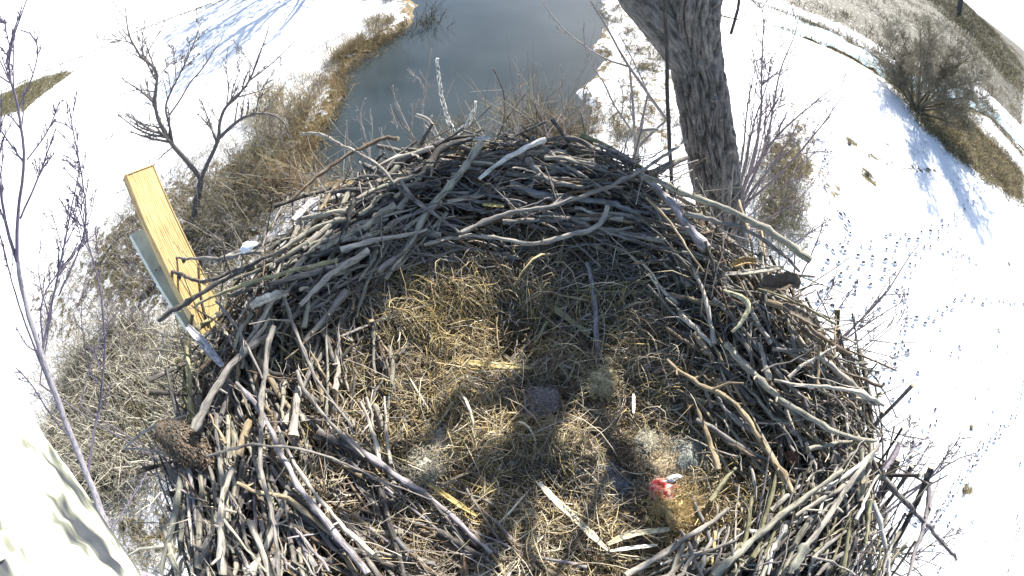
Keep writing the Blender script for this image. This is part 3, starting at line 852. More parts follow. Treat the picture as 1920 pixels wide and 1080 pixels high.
STICKS = [
 # back rim
 ([(902, 267), (870, 317), (815, 385), (787, 422), (767, 463), (723, 523)], 15, 'lich', .10), ([(885, 262), (830, 275), (805, 317), (787, 335)], 15, 'dark', .08), ([(812, 277), (745, 297), (700, 318)], 10, 'pale', .09),
 ([(565, 252), (600, 254), (665, 288), (707, 310), (750, 355), (780, 373), (802, 392), (862, 437)], 7, 'gray', .13), ([(547, 372), (590, 332), (650, 292), (717, 257), (747, 260)], 8, 'brown', .11),
 ([(547, 412), (620, 402), (665, 395)], 10, 'lich', .10), ([(602, 470), (655, 437), (700, 412), (740, 385)], 14, 'lich', .10), ([(640, 470), (692, 452), (740, 443), (777, 435), (800, 430)], 10, 'pale', .11),
 ([(797, 460), (850, 446), (907, 440), (953, 448), (1007, 457), (1057, 443), (1123, 427), (1140, 387)], 10, 'pale', .12), ([(865, 437), (912, 407), (960, 390), (1035, 380), (1085, 362), (1135, 347), (1190, 320), (1250, 288), (1284, 266)], 9, 'gray', .14),
 ([(897, 337), (960, 293), (1023, 262)], 10, 'white', .13), ([(790, 332), (767, 362), (747, 395)], 14, 'lich', .09), ([(635, 345), (597, 400)], 9, 'tan', .09),
 ([(552, 470), (597, 437)], 8, 'lich', .10), ([(500, 487), (535, 463), (570, 440)], 11, 'lich', .10), ([(675, 302), (690, 335), (705, 370)], 5, 'pale', .10), ([(750, 342), (777, 375), (810, 400), (835, 412)], 6, 'gray', .13),
 ([(757, 432), (800, 400)], 9, 'lich', .10), ([(1195, 320), (1225, 345), (1265, 387), (1290, 425), (1325, 467)], 18, 'purp', .10), ([(1207, 330), (1260, 350), (1330, 375), (1390, 403), (1447, 433), (1520, 488)], 14, 'lich', .15),
 ([(1285, 400), (1335, 412), (1397, 427), (1447, 457), (1500, 510)], 9, 'gray', .12), ([(960, 345), (1017, 372), (1085, 375), (1140, 380), (1200, 400)], 15, 'blue', .07), ([(987, 295), (1007, 322), (1035, 340), (1095, 352)], 14, 'gray', .10),
 ([(1020, 295), (1090, 305), (1160, 330)], 8, 'gray', .09), ([(990, 268), (1040, 258), (1085, 262), (1112, 280)], 9, 'dark', .09), ([(1010, 392), (1070, 410), (1115, 425), (1185, 435), (1247, 452)], 11, 'gray', .09),
 ([(1210, 370), (1247, 407), (1272, 442), (1287, 467), (1320, 510)], 5, 'tan', .14), ([(1287, 295), (1247, 310), (1225, 327)], 14, 'dark', .10), ([(757, 507), (800, 490), (840, 475), (887, 463)], 5, 'gray', .08),
 ([(763, 490), (830, 487), (907, 485), (973, 483)], 9, 'gray', .06), ([(640, 630), (690, 610), (740, 593), (830, 563)], 5, 'pale', .06), ([(1203, 487), (1240, 540), (1273, 570)], 7, 'pale', .06),
 ([(690, 332), (760, 300), (840, 262), (890, 255)], 12, 'dark', .06), ([(900, 300), (980, 312), (1060, 325), (1130, 345)], 9, 'dark', .05), ([(880, 360), (960, 372), (1050, 392)], 10, 'dark', .04), ([(1090, 283), (1150, 292), (1190, 310)], 9, 'dark', .06),
 # right rim
 ([(1280, 473), (1330, 483), (1367, 503)], 6, 'gray', .09), ([(1420, 540), (1480, 563), (1567, 607)], 5, 'olive', .12), ([(1440, 567), (1507, 590), (1527, 620), (1570, 650), (1597, 665)], 11, 'brown', .12),
 ([(1300, 627), (1337, 677)], 14, 'tan', .09), ([(1363, 643), (1400, 685), (1437, 720), (1480, 757), (1530, 787), (1580, 813), (1643, 827)], 12, 'lich', .12), ([(1423, 643), (1443, 713)], 11, 'pale', .10), ([(1393, 633), (1413, 680)], 8, 'gray', .09),
 ([(1480, 707), (1513, 680), (1567, 650)], 7, 'pale', .12), ([(1447, 653), (1520, 657)], 8, 'gray', .11), ([(1570, 670), (1603, 683), (1627, 682)], 5, 'dark', .11), ([(1450, 712), (1510, 723), (1567, 727), (1613, 740), (1657, 760)], 8, 'pale', .14),
 ([(1250, 672), (1307, 720), (1363, 750), (1403, 793), (1440, 853), (1487, 927)], 11, 'tan', .10), ([(1305, 785), (1363, 820), (1420, 857), (1440, 862)], 9, 'gray', .09), ([(1337, 1078), (1413, 1010), (1470, 963), (1533, 917), (1580, 883)], 15, 'lich', .13),
 ([(1480, 1078), (1510, 1027)], 21, 'green', .17), ([(1505, 1030), (1580, 927), (1613, 877), (1650, 833)], 12, 'pale', .16), ([(1173, 1077), (1280, 1013), (1330, 980), (1367, 953)], 14, 'pale', .11), ([(1330, 940), (1380, 877)], 10, 'olive', .08),
 ([(1403, 873), (1417, 940)], 6, 'pale', .08), ([(1650, 893), (1680, 933), (1740, 993), (1793, 1050)], 9, 'dark', .12), ([(1593, 970), (1580, 1073)], 9, 'olive', .10), ([(1630, 937), (1623, 1020)], 9, 'olive', .12),
 ([(1737, 887), (1743, 937), (1727, 1003), (1703, 1077)], 11, 'purp', .12), ([(1760, 900), (1738, 965)], 6, 'purp', .12), ([(1463, 787), (1500, 820)], 8, 'gray', .08), ([(1513, 830), (1530, 880)], 7, 'pale', .08),
 ([(1437, 1037), (1423, 1077)], 10, 'pale', .09), ([(1453, 1020), (1440, 1077)], 9, 'white', .10), ([(1340, 997), (1337, 1067)], 8, 'yell', .10), ([(1523, 1043), (1563, 1053), (1603, 1078)], 5, 'gray', .14),
 ([(1383, 620), (1450, 690), (1500, 745)], 9, 'gray', .08), ([(1340, 560), (1400, 620), (1425, 660)], 8, 'gray', .09), ([(1275, 590), (1330, 650), (1375, 720)], 9, 'gray', .06),
 # left rim
 ([(533, 560), (567, 649), (594, 704), (633, 760), (664, 815)], 7, 'gray', .13), ([(515, 610), (500, 650), (494, 727), (489, 838), (497, 893), (517, 987), (523, 1080)], 11, 'gray', .16), ([(443, 720), (493, 770), (533, 863), (567, 920), (637, 1007), (690, 1076)], 14, 'purp', .13),
 ([(437, 877), (407, 953), (413, 1020), (417, 1077)], 16, 'pale', .12), ([(343, 880), (330, 953), (303, 1077)], 15, 'green', .08), ([(467, 787), (447, 853)], 16, 'tan', .10), ([(393, 777), (423, 833)], 7, 'tan', .11),
 ([(505, 630), (444, 671), (411, 715), (363, 806)], 16, 'gray', .14), ([(387, 857), (467, 833), (497, 837), (573, 843), (637, 870), (717, 907), (807, 937)], 5, 'gray', .17), ([(417, 973), (453, 1020), (500, 1073)], 6, 'lich', .15),
 ([(443, 907), (493, 927), (540, 937), (587, 973), (637, 1010)], 12, 'tan', .11), ([(520, 800), (540, 853), (593, 937), (640, 987), (700, 1040)], 9, 'pale', .14), ([(558, 727), (550, 818)], 16, 'pale', .09), ([(558, 693), (572, 727), (600, 765), (633, 804), (683, 858)], 8, 'gray', .12),
 ([(405, 565), (439, 602), (461, 652), (492, 710)], 6, 'gray', .17), ([(350, 646), (355, 700), (361, 790)], 12, 'olive', .06), ([(572, 640), (625, 577), (650, 545)], 14, 'gray', .10), ([(569, 615), (578, 560)], 11, 'lich', .09),
 ([(439, 652), (472, 588)], 9, 'lich', .12), ([(450, 660), (490, 595), (515, 555)], 10, 'pale', .12), ([(467, 655), (505, 596)], 9, 'pale', .12), ([(583, 657), (628, 738)], 5, 'tan', .08), ([(597, 810), (640, 833), (685, 860)], 16, 'dark', .09),
 ([(563, 575), (600, 527), (640, 500), (690, 470)], 14, 'pale', .11), ([(272, 493), (300, 497), (350, 523), (393, 530), (430, 510), (480, 500)], 8, 'dark', .13), ([(327, 480), (400, 487), (493, 473)], 8, 'gray', .15), ([(300, 600), (367, 557), (433, 520), (483, 490), (540, 465)], 10, 'dark', .15),
 ([(367, 573), (433, 537), (473, 520), (533, 503), (633, 487)], 8, 'olive', .16),
 # front
 ([(640, 817), (673, 843), (740, 893), (813, 937), (870, 985), (920, 1037)], 14, 'purp', .10), ([(677, 750), (700, 807), (713, 873)], 9, 'pale', .10), ([(720, 743), (722, 797), (733, 870)], 7, 'pale', .09), ([(640, 960), (673, 987), (740, 1030), (793, 1078)], 10, 'tan', .12),
 ([(653, 887), (707, 947), (773, 1013), (847, 1078)], 13, 'blue', .11), ([(640, 987), (690, 1033), (735, 1080)], 14, 'purp', .13), ([(993, 960), (1003, 1003), (1040, 1078)], 8, 'purp', .07), ([(897, 923), (940, 980), (987, 1037)], 6, 'gray', .06),
 ([(1030, 1053), (1090, 1073), (1150, 1080)], 8, 'tan', .06), ([(730, 803), (760, 830), (800, 870), (857, 910)], 10, 'brown', .07),
]
HERO = STICKS[:100]
for s_ in HERO: hero(s_[0], s_[1], s_[2], s_[3])

# the tangle of all the other sticks
tang = MB(.11)
def filler(n, r_lo, r_hi, l_lo, l_hi, w_lo, w_hi, lift_lo, lift_hi, jit, cols, tilt=.0, rad_bias=0.0, ang=None, side=6, seed=0):
    N_ = 7
    a = rng.uniform(0, 2 * math.pi, n) if ang is None else rng.uniform(ang[0], ang[1], n)
    r = np.sqrt(rng.uniform(r_lo ** 2, r_hi ** 2, n)) * NR * RF(a)
    c = np.stack([NC[0] + np.sin(a) * r, NC[1] + np.cos(a) * r], 1)
    tn = np.stack([np.cos(a), -np.sin(a)], 1); rd = np.stack([np.sin(a), np.cos(a)], 1)
    th = rng.normal(0, jit, n) + rad_bias * rng.choice([-1, 1], n)
    d = tn * np.cos(th)[:, None] + rd * np.sin(th)[:, None]
    L = rng.uniform(0, 1, n) ** 1.6 * (l_hi - l_lo) + l_lo
    u = np.linspace(-.5, .5, N_)
    bow = rng.normal(0, .05, n) * L
    nr2 = np.stack([-d[:, 1], d[:, 0]], 1)
    xy = c[:, None] + d[:, None] * (u[None, :, None] * L[:, None, None]) + nr2[:, None] * (bow[:, None] * (1 - 4 * u ** 2)[None, :])[..., None]
    # bend a little with the ring
    xy -= rd[:, None] * ((u[None, :] * L[:, None]) ** 2 * .28)[..., None] * np.cos(th)[:, None, None] ** 2
    zs = nest_z(xy[..., 0], xy[..., 1])
    zl = np.stack([np.polyval(np.polyfit(u, zs[i], 1), u) for i in range(n)])
    z = .55 * zl + .45 * zs + rng.uniform(lift_lo, lift_hi, n)[:, None] + tilt * rng.normal(0, 1, n)[:, None] * u[None] * L[:, None]
    z += rng.normal(0, .003, z.shape)
    xy = xy + rng.normal(0, .004, xy.shape)
    w = (rng.uniform(0, 1, n) ** 1.7 * (w_hi - w_lo) + w_lo) / 2
    rad = w[:, None] * np.linspace(1.1, .65, N_)[None] * (1 + .1 * rng.normal(size=(n, N_)))
    keys = rng.choice(len(cols), n)
    cc = np.array([CK[cols[k]] for k in keys]) * rng.uniform(.45, .95, (n, 1))  # deep sticks coloured darker, standing in for shade in the gaps
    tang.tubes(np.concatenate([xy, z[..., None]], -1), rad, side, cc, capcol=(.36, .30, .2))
CG = ['gray', 'gray', 'dark', 'lich', 'blue', 'brown', 'pale', 'olive', 'purp']
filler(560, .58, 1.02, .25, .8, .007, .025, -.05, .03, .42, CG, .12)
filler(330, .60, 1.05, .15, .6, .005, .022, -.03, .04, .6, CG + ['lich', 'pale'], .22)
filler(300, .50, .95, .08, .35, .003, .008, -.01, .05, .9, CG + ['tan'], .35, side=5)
# the steep outer side: sticks laid in rings, some hanging
def side_fill(n, ang, hang):
    N_ = 7
    a = rng.uniform(ang[0], ang[1], n)
    k = rng.uniform(0, 1, n)
    z0 = H - 1.28 - k * 1.2
    r0 = NR * RF(a) * (1.04 - .42 * k ** 1.4) + rng.uniform(-.05, .05, n)
    L = rng.uniform(.2, .8, n)
    u = np.linspace(-.5, .5, N_)
    hg = rng.normal(0, hang, n)
    dv = np.sin(hg) * L; dt = np.cos(hg) * L
    A_ = a[:, None] + u[None] * (dt / r0)[:, None] * .55
    tn = np.stack([np.cos(a), -np.sin(a)], 1); rd = np.stack([np.sin(a), np.cos(a)], 1)
    base = NC + rd * r0[:, None]
    xy = base[:, None] + tn[:, None] * (u[None] * dt[:, None])[..., None] - rd[:, None] * ((u[None] * dt[:, None]) ** 2 * .4)[..., None]
    z = z0[:, None] + u[None] * dv[:, None]
    w = (rng.uniform(0, 1, n) ** 2 * .02 + .006) / 2
    rad = w[:, None] * np.linspace(1.1, .6, N_)[None]
    cc = np.array([CK[CG[i]] for i in rng.choice(len(CG), n)]) * rng.uniform(.5, 1.05, (n, 1))  # side sticks darkened as well, shade put into their colour
    tang.tubes(np.concatenate([xy, z[..., None]], -1), rad, 6, cc, capcol=(.36, .30, .2))
side_fill(900, (0, 2 * math.pi), .45)
side_fill(260, (math.pi * 1.15, math.pi * 1.6), .9)
side_fill(220, (math.pi * .45, math.pi * .85), .9)
def px_fill(n, poly, angdeg, jit, w_lo, w_hi, l_lo, l_hi, cols, lift=(.02, .08), side=7):
    poly = np.array(poly, float)
    lo, hi = poly.min(axis=0), poly.max(axis=0)
    k = 0
    while k < n:
        q = rng.uniform(lo, hi)
        if not inside(q[None], poly)[0]: continue
        k += 1
        a = R(angdeg + rng.normal(0, jit)); L = rng.uniform(l_lo, l_hi) * rng.uniform(.6, 1)
        d = np.array([math.cos(a), math.sin(a)]) * L / 2
        nrm = np.array([-d[1], d[0]]) * rng.normal(0, .10)
        lf = rng.uniform(*lift)
        e = [on_nest(*(q - d), lf + rng.normal(0, .015)), on_nest(*(q + nrm), lf), on_nest(*(q + d), lf + rng.normal(0, .015))]
        p = smooth_path(np.array(e), 9) + rng.normal(0, .0022, (9, 3))
        w = px_r(p[4], w_lo + (w_hi - w_lo) * rng.random() ** 1.5)
        rad = w * np.linspace(1.1, .62, 9)[::(1 if rng.random() < .5 else -1)] * (1 + .08 * rng.normal(size=9))
        c = np.array(CK[cols[rng.integers(len(cols))]]) * rng.uniform(.75, 1.2)
        tang.tubes(p, rad, side, c, capcol=np.array((.42, .35, .24)) * rng.uniform(.6, 1.1))
        for _ in range(rng.poisson(.7)):
            j = rng.integers(1, 8); dd = unit(p[j + 1] - p[j - 1]); s_ = unit(np.cross(dd, rng.normal(size=3)) + np.array([0, 0, .3])); l = rng.uniform(.015, .07)
            dr = unit(dd * rng.uniform(0, .9) + s_)
            tang.tubes(np.array([p[j], p[j] + dr * l * .6, p[j] + (dr + .15 * rng.normal(size=3)) * l]), [rad[j] * .55, rad[j] * .4, rad[j] * .25], 4, c)
px_fill(105, [(640, 810), (1000, 1020), (960, 1080), (540, 1080), (540, 850)], 42, 17, 4, 15, 90, 300, ['gray', 'purp', 'dark', 'blue', 'tan', 'brown'], (.03, .09))
px_fill(115, [(430, 620), (690, 500), (760, 800), (620, 860), (440, 800)], 68, 30, 4, 12, 60, 220, ['gray', 'pale', 'lich', 'dark', 'tan', 'brown'], (.02, .08))
px_fill(100, [(480, 490), (760, 300), (800, 450), (600, 600)], -36, 15, 6, 15, 70, 260, ['lich', 'pale', 'gray', 'lich', 'dark'], (.04, .10))
px_fill(150, [(1250, 470), (1400, 430), (1640, 740), (1600, 860), (1330, 860)], 50, 21, 4, 13, 60, 260, ['gray', 'lich', 'tan', 'pale', 'dark', 'brown'], (.03, .10))
px_fill(125, [(1340, 1000), (1600, 830), (1700, 1080), (1250, 1080)], -63, 22, 4, 13, 60, 240, ['gray', 'pale', 'olive', 'lich', 'dark', 'white'], (.03, .11))
px_fill(120, [(340, 860), (520, 840), (610, 1080), (310, 1080)], 84, 16, 5, 15, 80, 260, ['gray', 'pale', 'lich', 'green', 'dark', 'purp'], (.0, .08))
px_fill(120, [(760, 285), (1200, 285), (1290, 450), (780, 470)], 8, 15, 4, 12, 70, 260, ['dark', 'blue', 'gray', 'gray', 'brown', 'pale'], (.03, .09))
THIN = ['gray', 'dark', 'pale', 'brown', 'purp', 'gray']
px_fill(110, [(700, 275), (1220, 275), (1290, 470), (740, 480)], 6, 38, 1.8, 4.5, 40, 200, THIN, (.05, .12), 5)
px_fill(100, [(440, 480), (740, 300), (800, 480), (600, 640), (420, 660)], -30, 45, 1.8, 4.5, 40, 200, THIN, (.04, .12), 5)
px_fill(110, [(1250, 470), (1400, 430), (1640, 740), (1600, 900), (1330, 860)], 40, 45, 1.8, 4.5, 40, 180, THIN, (.04, .12), 5)
px_fill(90, [(340, 700), (560, 640), (720, 900), (800, 1080), (310, 1080)], 60, 40, 1.8, 4.5, 40, 200, THIN, (.04, .12), 5)
px_fill(80, [(1340, 1000), (1600, 850), (1680, 1080), (1250, 1080)], -55, 40, 1.8, 4.5, 40, 180, THIN, (.04, .12), 5)
px_fill(150, [(720, 560), (1250, 540), (1330, 960), (1000, 1030), (720, 860)], 20, 60, 1.8, 5.5, 30, 150, ['gray', 'gray', 'dark', 'tan', 'brown', 'pale'], (.015, .06), 5)
px_fill(110, [(720, 560), (1250, 540), (1330, 960), (1000, 1030), (720, 860)], 100, 60, 1.5, 4, 30, 130, ['gray', 'gray', 'pale', 'tan', 'gray'], (.03, .075), 5)
px_fill(90, [(880, 470), (1260, 470), (1280, 720), (1020, 720)], 40, 50, 2.5, 7, 50, 200, ['gray', 'olive', 'dark', 'gray'], (.01, .055), 5)
px_fill(70, [(800, 470), (1250, 460), (1300, 560), (760, 560)], 10, 22, 3, 9, 60, 200, ['gray', 'dark', 'olive', 'brown'], (.01, .05))
def spikes(n, r_lo, r_hi, l_lo, l_hi, w_lo, w_hi, out):
    a = rng.uniform(0, 2 * math.pi, n); r = rng.uniform(r_lo, r_hi, n) * NR * RF(a)
    o_ = np.stack([NC[0] + np.sin(a) * r, NC[1] + np.cos(a) * r], 1)
    z_ = nest_z(o_[:, 0], o_[:, 1])
    rd = np.stack([np.sin(a), np.cos(a), 0 * a], 1); tn = np.stack([np.cos(a), -np.sin(a), 0 * a], 1)
    dr = rd * rng.normal(out, .5, (n, 1)) + tn * rng.normal(0, 1.0, (n, 1)) + np.array([0, 0, 1.]) * rng.uniform(.1, .8, (n, 1))
    dr /= np.linalg.norm(dr, axis=1, keepdims=True)
    L = rng.uniform(l_lo, l_hi, (n, 1))
    b = np.concatenate([o_, z_[:, None]], 1)
    u = np.linspace(-.3, 1, 6)
    P = b[:, None] + dr[:, None] * (u[None, :, None] * L[:, None]) + rng.normal(0, .02, (n, 1, 3)) * (u[None, :, None] ** 2) + rng.normal(0, .004, (n, 6, 3))
    w = rng.uniform(w_lo, w_hi, n) / 2
    cc = np.array([CK[CG[i]] for i in rng.choice(len(CG), n)]) * rng.uniform(.6, 1.1, (n, 1))
    tang.tubes(P, w[:, None] * np.linspace(1, .45, 6)[None], 5, cc)
spikes(600, .72, 1.03, .06, .28, .002, .006, .3)
spikes(230, .95, 1.08, .15, .45, .004, .009, .9)
spikes(260, .55, .85, .05, .16, .002, .005, -.3)
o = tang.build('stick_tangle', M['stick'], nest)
o['kind'] = 'stuff'

# the lining: thousands of dry grass blades and fine stems
lin = MB()
GC = dict(straw=(.58, .48, .285), gold=(.66, .50, .20), pale=(.78, .70, .52), brown=(.225, .165, .105), grey=(.42, .365, .30), olive=(.42, .36, .22))
def blades(n, cx, cy, sx, sy, l_lo, l_hi, w_lo, w_hi, cols, lift=(.0, .05), curl=1.2, rmax=.72, stand=.25, dirn=None, spread=1.6, val=1.0):
    """blades scattered about the photo-space centre of a clump, in real nest coordinates"""
    N_ = 6
    c0 = on_nest(cx, cy, 0, False)[:2]
    kx = np.linalg.norm(on_nest(cx + 10, cy, 0, False)[:2] - c0) / 10
    ky = np.linalg.norm(on_nest(cx, cy + 10, 0, False)[:2] - c0) / 10
    c = c0 + rng.normal(0, 1, (n, 2)) * np.array([sx * kx, sy * ky])
    ok = nest_r(c[:, 0], c[:, 1]) < rmax * (1 + .12 * rng.normal(size=n))
    c = c[ok]; n = len(c)
    if n == 0: return
    th = rng.uniform(0, 2 * math.pi, n) if dirn is None else rng.normal(dirn, spread, n)
    L = rng.uniform(l_lo, l_hi, n)
    kap = rng.normal(0, curl, n)
    u = np.linspace(-.5, .5, N_)
    ang = th[:, None] + kap[:, None] * u[None]
    st = np.stack([np.cos(ang), np.sin(ang)], -1) * (L / (N_ - 1))[:, None, None]
    xy = c[:, None] + np.cumsum(st, axis=1) - st.sum(axis=1, keepdims=True) / 2
    z = nest_z(xy[..., 0], xy[..., 1]) - .03 + rng.uniform(*lift, n)[:, None]
    arch = np.abs(rng.normal(0, .05, n)) * (L / .2)
    z += arch[:, None] * (1 - 4 * u ** 2)[None] * .8 + rng.normal(0, stand, n)[:, None] * u[None] * L[:, None]
    w = rng.uniform(w_lo, w_hi, n) / 2
    rad = w[:, None] * np.array([.8, 1, 1, .9, .7, .4])[None]
    cc = np.array([GC[cols[i]] for i in rng.choice(len(cols), n)]) * rng.uniform(.45, 1.12, (n, 1)) * val
    lin.tubes(np.concatenate([xy, z[..., None]], -1), rad, 3, cc, caps=False)
ALLG = ['straw', 'brown', 'grey', 'olive', 'grey', 'pale', 'brown']
# matted base: short, fine and strongly curled
blades(15000, 985, 760, 215, 195, .035, .13, .0012, .0032, ALLG, (.0, .045), 2.2, stand=.35)
blades(1500, 985, 760, 240, 200, .10, .30, .0016, .0036, ALLG, (.02, .06), .8)
# clumps: each a small whorl of one colour
for _ in range(170):
    qx, qy = rng.normal(985, 190), rng.normal(770, 170)
    g_ = [['gold', 'straw', 'brown'], ['straw', 'pale'], ['brown', 'grey'], ['grey', 'olive'], ['straw', 'brown']][rng.integers(5)]
    blades(int(rng.uniform(40, 110)), qx, qy, rng.uniform(12, 34), rng.uniform(10, 26), .04, .15, .0012, .003, g_, (.0, rng.uniform(.04, .085)), 2.0, stand=.5, dirn=rng.uniform(0, 6.28), spread=.7, val=rng.uniform(.5, 1.5))
blades(1700, 880, 615, 75, 45, .04, .15, .0013, .003, ['gold', 'straw', 'gold', 'straw', 'brown'], (.01, .085), 2.2, stand=.5)
blades(1700, 850, 780, 85, 70, .04, .15, .0013, .003, ['gold', 'straw', 'straw', 'brown'], (.0, .08), 2.2, stand=.45)
blades(1900, 1130, 830, 120, 90, .04, .15, .0013, .003, ['straw', 'gold', 'pale', 'brown'], (.0, .07), 2.0, stand=.4)
blades(1400, 1150, 950, 130, 70, .05, .15, .0013, .003, ['straw', 'pale', 'brown'], (.0, .06), 1.8, stand=.35)
blades(500, 1000, 520, 130, 40, .06, .2, .0016, .0038, ALLG, (.0, .06), 1.0)
blades(600, 1290, 960, 60, 50, .05, .14, .0013, .003, ['gold', 'straw', 'brown'], (.0, .07), 1.8, stand=.5)
blades(1300, 1300, 700, 120, 150, .04, .16, .0014, .0034, ['brown', 'straw', 'grey'], (.0, .06), 1.6, rmax=.8)
blades(1300, 720, 640, 70, 90, .04, .16, .0014, .0034, ['brown', 'straw', 'grey', 'pale'], (.0, .06), 1.6, rmax=.8)
# broad flat reed leaves among them
blades(190, 985, 790, 200, 180, .06, .22, .006, .012, ['pale', 'straw', 'olive', 'grey'], (.02, .06), .5, stand=.12)
# litter of reddish twigs through the stick walls
blades(1000, 985, 650, 420, 300, .04, .18, .002, .0045, ['brown', 'grey', 'brown', 'pale'], (.02, .09), .8, rmax=1.02, stand=.6)
o = lin.build('grass_lining', M['straw'], nest)
o['kind'] = 'stuff'

# ------------------------------------------------------------------ loose things lying in the nest
def loose(name, pts, w, kind, lift, label, cat, **k): return hero(pts, w, kind, lift, name, None, label, cat, **k)
loose('stick', [(1100, 490), (1113, 560), (1117, 620), (1120, 670)], 10, 'purp', .075, 'straight violet grey stick lying upright down the shaded middle of the bowl', 'stick', stubs=0, taper=.8)

def strip(name, pts, w, col, lift, label, cat, thick=.004, mat='straw', curl=.35, parent=None):
    """a broad split stem or flake of wood: a shallow trough with real thickness, ragged at its ends"""
    P3 = np.array([on_nest(x, y, lift) for x, y in pts])
    n = 18
    p = smooth_path(P3, n)
    hw = px_r(P3.mean(axis=0), w)
    T = np.gradient(p, axis=0); T /= np.linalg.norm(T, axis=1, keepdims=True)
    S = np.cross(T, np.array([0, 0, 1.])); S /= np.linalg.norm(S, axis=1, keepdims=True)
    U = np.cross(S, T)
    m = 9
    v = np.linspace(-1, 1, m)
    wv = hw * (1 - .55 * np.linspace(0, 1, n) ** 6 - .4 * np.linspace(1, 0, n) ** 8) * (1 + .10 * rng.normal(size=n))
    top = p[:, None] + S[:, None] * (v[None, :] * wv[:, None])[..., None] + U[:, None] * (curl * (v ** 2)[None] * wv[:, None] + .0012 * rng.normal(size=(n, m)))[..., None]
    bot = top - U[:, None] * thick
    loop = np.concatenate([top, bot[:, ::-1]], axis=1)
    mb = MB()
    c = np.asarray(col)[None, None] * (1 + .18 * rng.normal(size=(1, 2 * m, 1)))
    mb.grid(loop, np.broadcast_to(c, (n, 2 * m, 3)), closed_u=True)
    for e_ in (0, -1):
        mb.grid(np.stack([top[e_], bot[e_]]), np.asarray(col) * 1.1)
    o = mb.build(name, M[mat], parent)
    if parent is None: tag(o, label, cat)
    return o
strip('wood_strip', [(847, 676), (923, 685), (1000, 690)], 12, (.50, .39, .17), .075, 'yellow split wood strip lying across the left half of the grass bowl', 'wood strip')
strip('wood_strip', [(790, 895), (830, 925), (893, 967)], 10, (.50, .37, .14), .10, 'orange yellow peeled stem wedged between dark sticks at the front of the nest', 'wood strip')
strip('wood_splinter', [(1010, 905), (1040, 937), (1073, 967), (1140, 1032)], 13, (.66, .58, .42), .085, 'long bleached cream splinter of wood tapering to a point, front of the bowl', 'wood splinter', curl=.2)
strip('reed_leaf', [(1140, 1020), (1180, 1000), (1257, 992)], 13, (.60, .54, .36), .08, 'broad pale straw leaf below the red prey remains', 'dry leaf')
strip('reed_leaf', [(1143, 1033), (1190, 1026), (1233, 1022)], 7, (.66, .63, .55), .085, 'small white straw leaf beside the tip of the cream splinter', 'dry leaf')
strip('reed_stalk', [(997, 545), (1040, 580), (1107, 627)], 12, (.34, .31, .17), .05, 'dull olive flattened stalk in the shade left of the violet stick', 'stalk')
strip('wood_chip', [(1188, 738), (1188, 775)], 7, (.70, .62, .56), .10, 'short white chip standing up in the straw, right half of the bowl', 'wood chip')
strip('bark_flake', [(887, 261), (922, 258)], 9, (.66, .62, .58), .16, 'small white peeled flake on the top stick of the back rim', 'bark flake', mat='stick')
strip('bark_flake', [(552, 412), (580, 382), (600, 372)], 16, (.58, .53, .50), .11, 'pinkish white bark flake standing on the upper left of the rim', 'bark flake', mat='stick')
strip('bark_flake', [(470, 575), (500, 560), (540, 548)], 20, (.56, .52, .42), .15, 'wide torn cream bark flake on the left rim beside the timber post', 'bark flake', mat='stick')
strip('bark_strip', [(352, 612), (385, 648), (417, 686)], 17, (.46, .45, .47), .13, 'shredded silvery bark strip hanging at the left rim under the metal plank', 'bark strip', mat='stick')
strip('bark_strip', [(1360, 514), (1410, 510), (1470, 500)], 10, (.38, .35, .29), .14, 'long grey bark strip lying flat on the right rim behind the brown leaf', 'bark strip', mat='stick')
strip('bark_chunk', [(1220, 650), (1217, 672), (1212, 695)], 24, (.20, .19, .22), .06, 'dark grey chunk of bark at the right side of the bowl', 'bark', thick=.02, mat='stick', curl=-.5)
strip('dry_leaf', [(1376, 498), (1395, 490), (1418, 492)], 14, (.40, .27, .11), .16, 'crumpled orange dead leaf on the right rim in front of the trunk', 'dead leaf', mat='leaf', curl=.8)
strip('dry_leaf', [(1427, 535), (1455, 540), (1480, 528), (1497, 540)], 34, (.13, .10, .07), .16, 'big dark brown curled dead leaf sticking up from the right rim', 'dead leaf', mat='leaf', curl=1.0)
strip('dry_leaf', [(1466, 575), (1500, 590), (1530, 610)], 24, (.12, .095, .07), .13, 'flat brown rotten leaf under the sticks just below the curled leaf', 'dead leaf', mat='leaf', curl=.5)
strip('dry_leaf', [(1655, 880), (1672, 858), (1686, 830)], 14, (.17, .15, .17), .15, 'narrow grey dead leaf standing at the lower right edge of the nest', 'dead leaf', mat='leaf', curl=.9)
strip('dry_leaf', [(1480, 845), (1492, 870)], 26, (.15, .07, .045), .06, 'reddish brown dead leaf deep among the right hand sticks', 'dead leaf', mat='leaf', curl=.4)
strip('stalk', [(1357, 543), (1413, 562), (1390, 607), (1372, 622)], 9, (.56, .51, .33), .16, 'pale yellow bent stalk on top of the right rim', 'stalk', mat='stick', curl=-.6)
strip('wood_knot', [(905, 383), (925, 385), (945, 387)], 7, (.50, .42, .16), .10, 'tiny yellow sliver among the shaded sticks of the back rim', 'wood sliver')

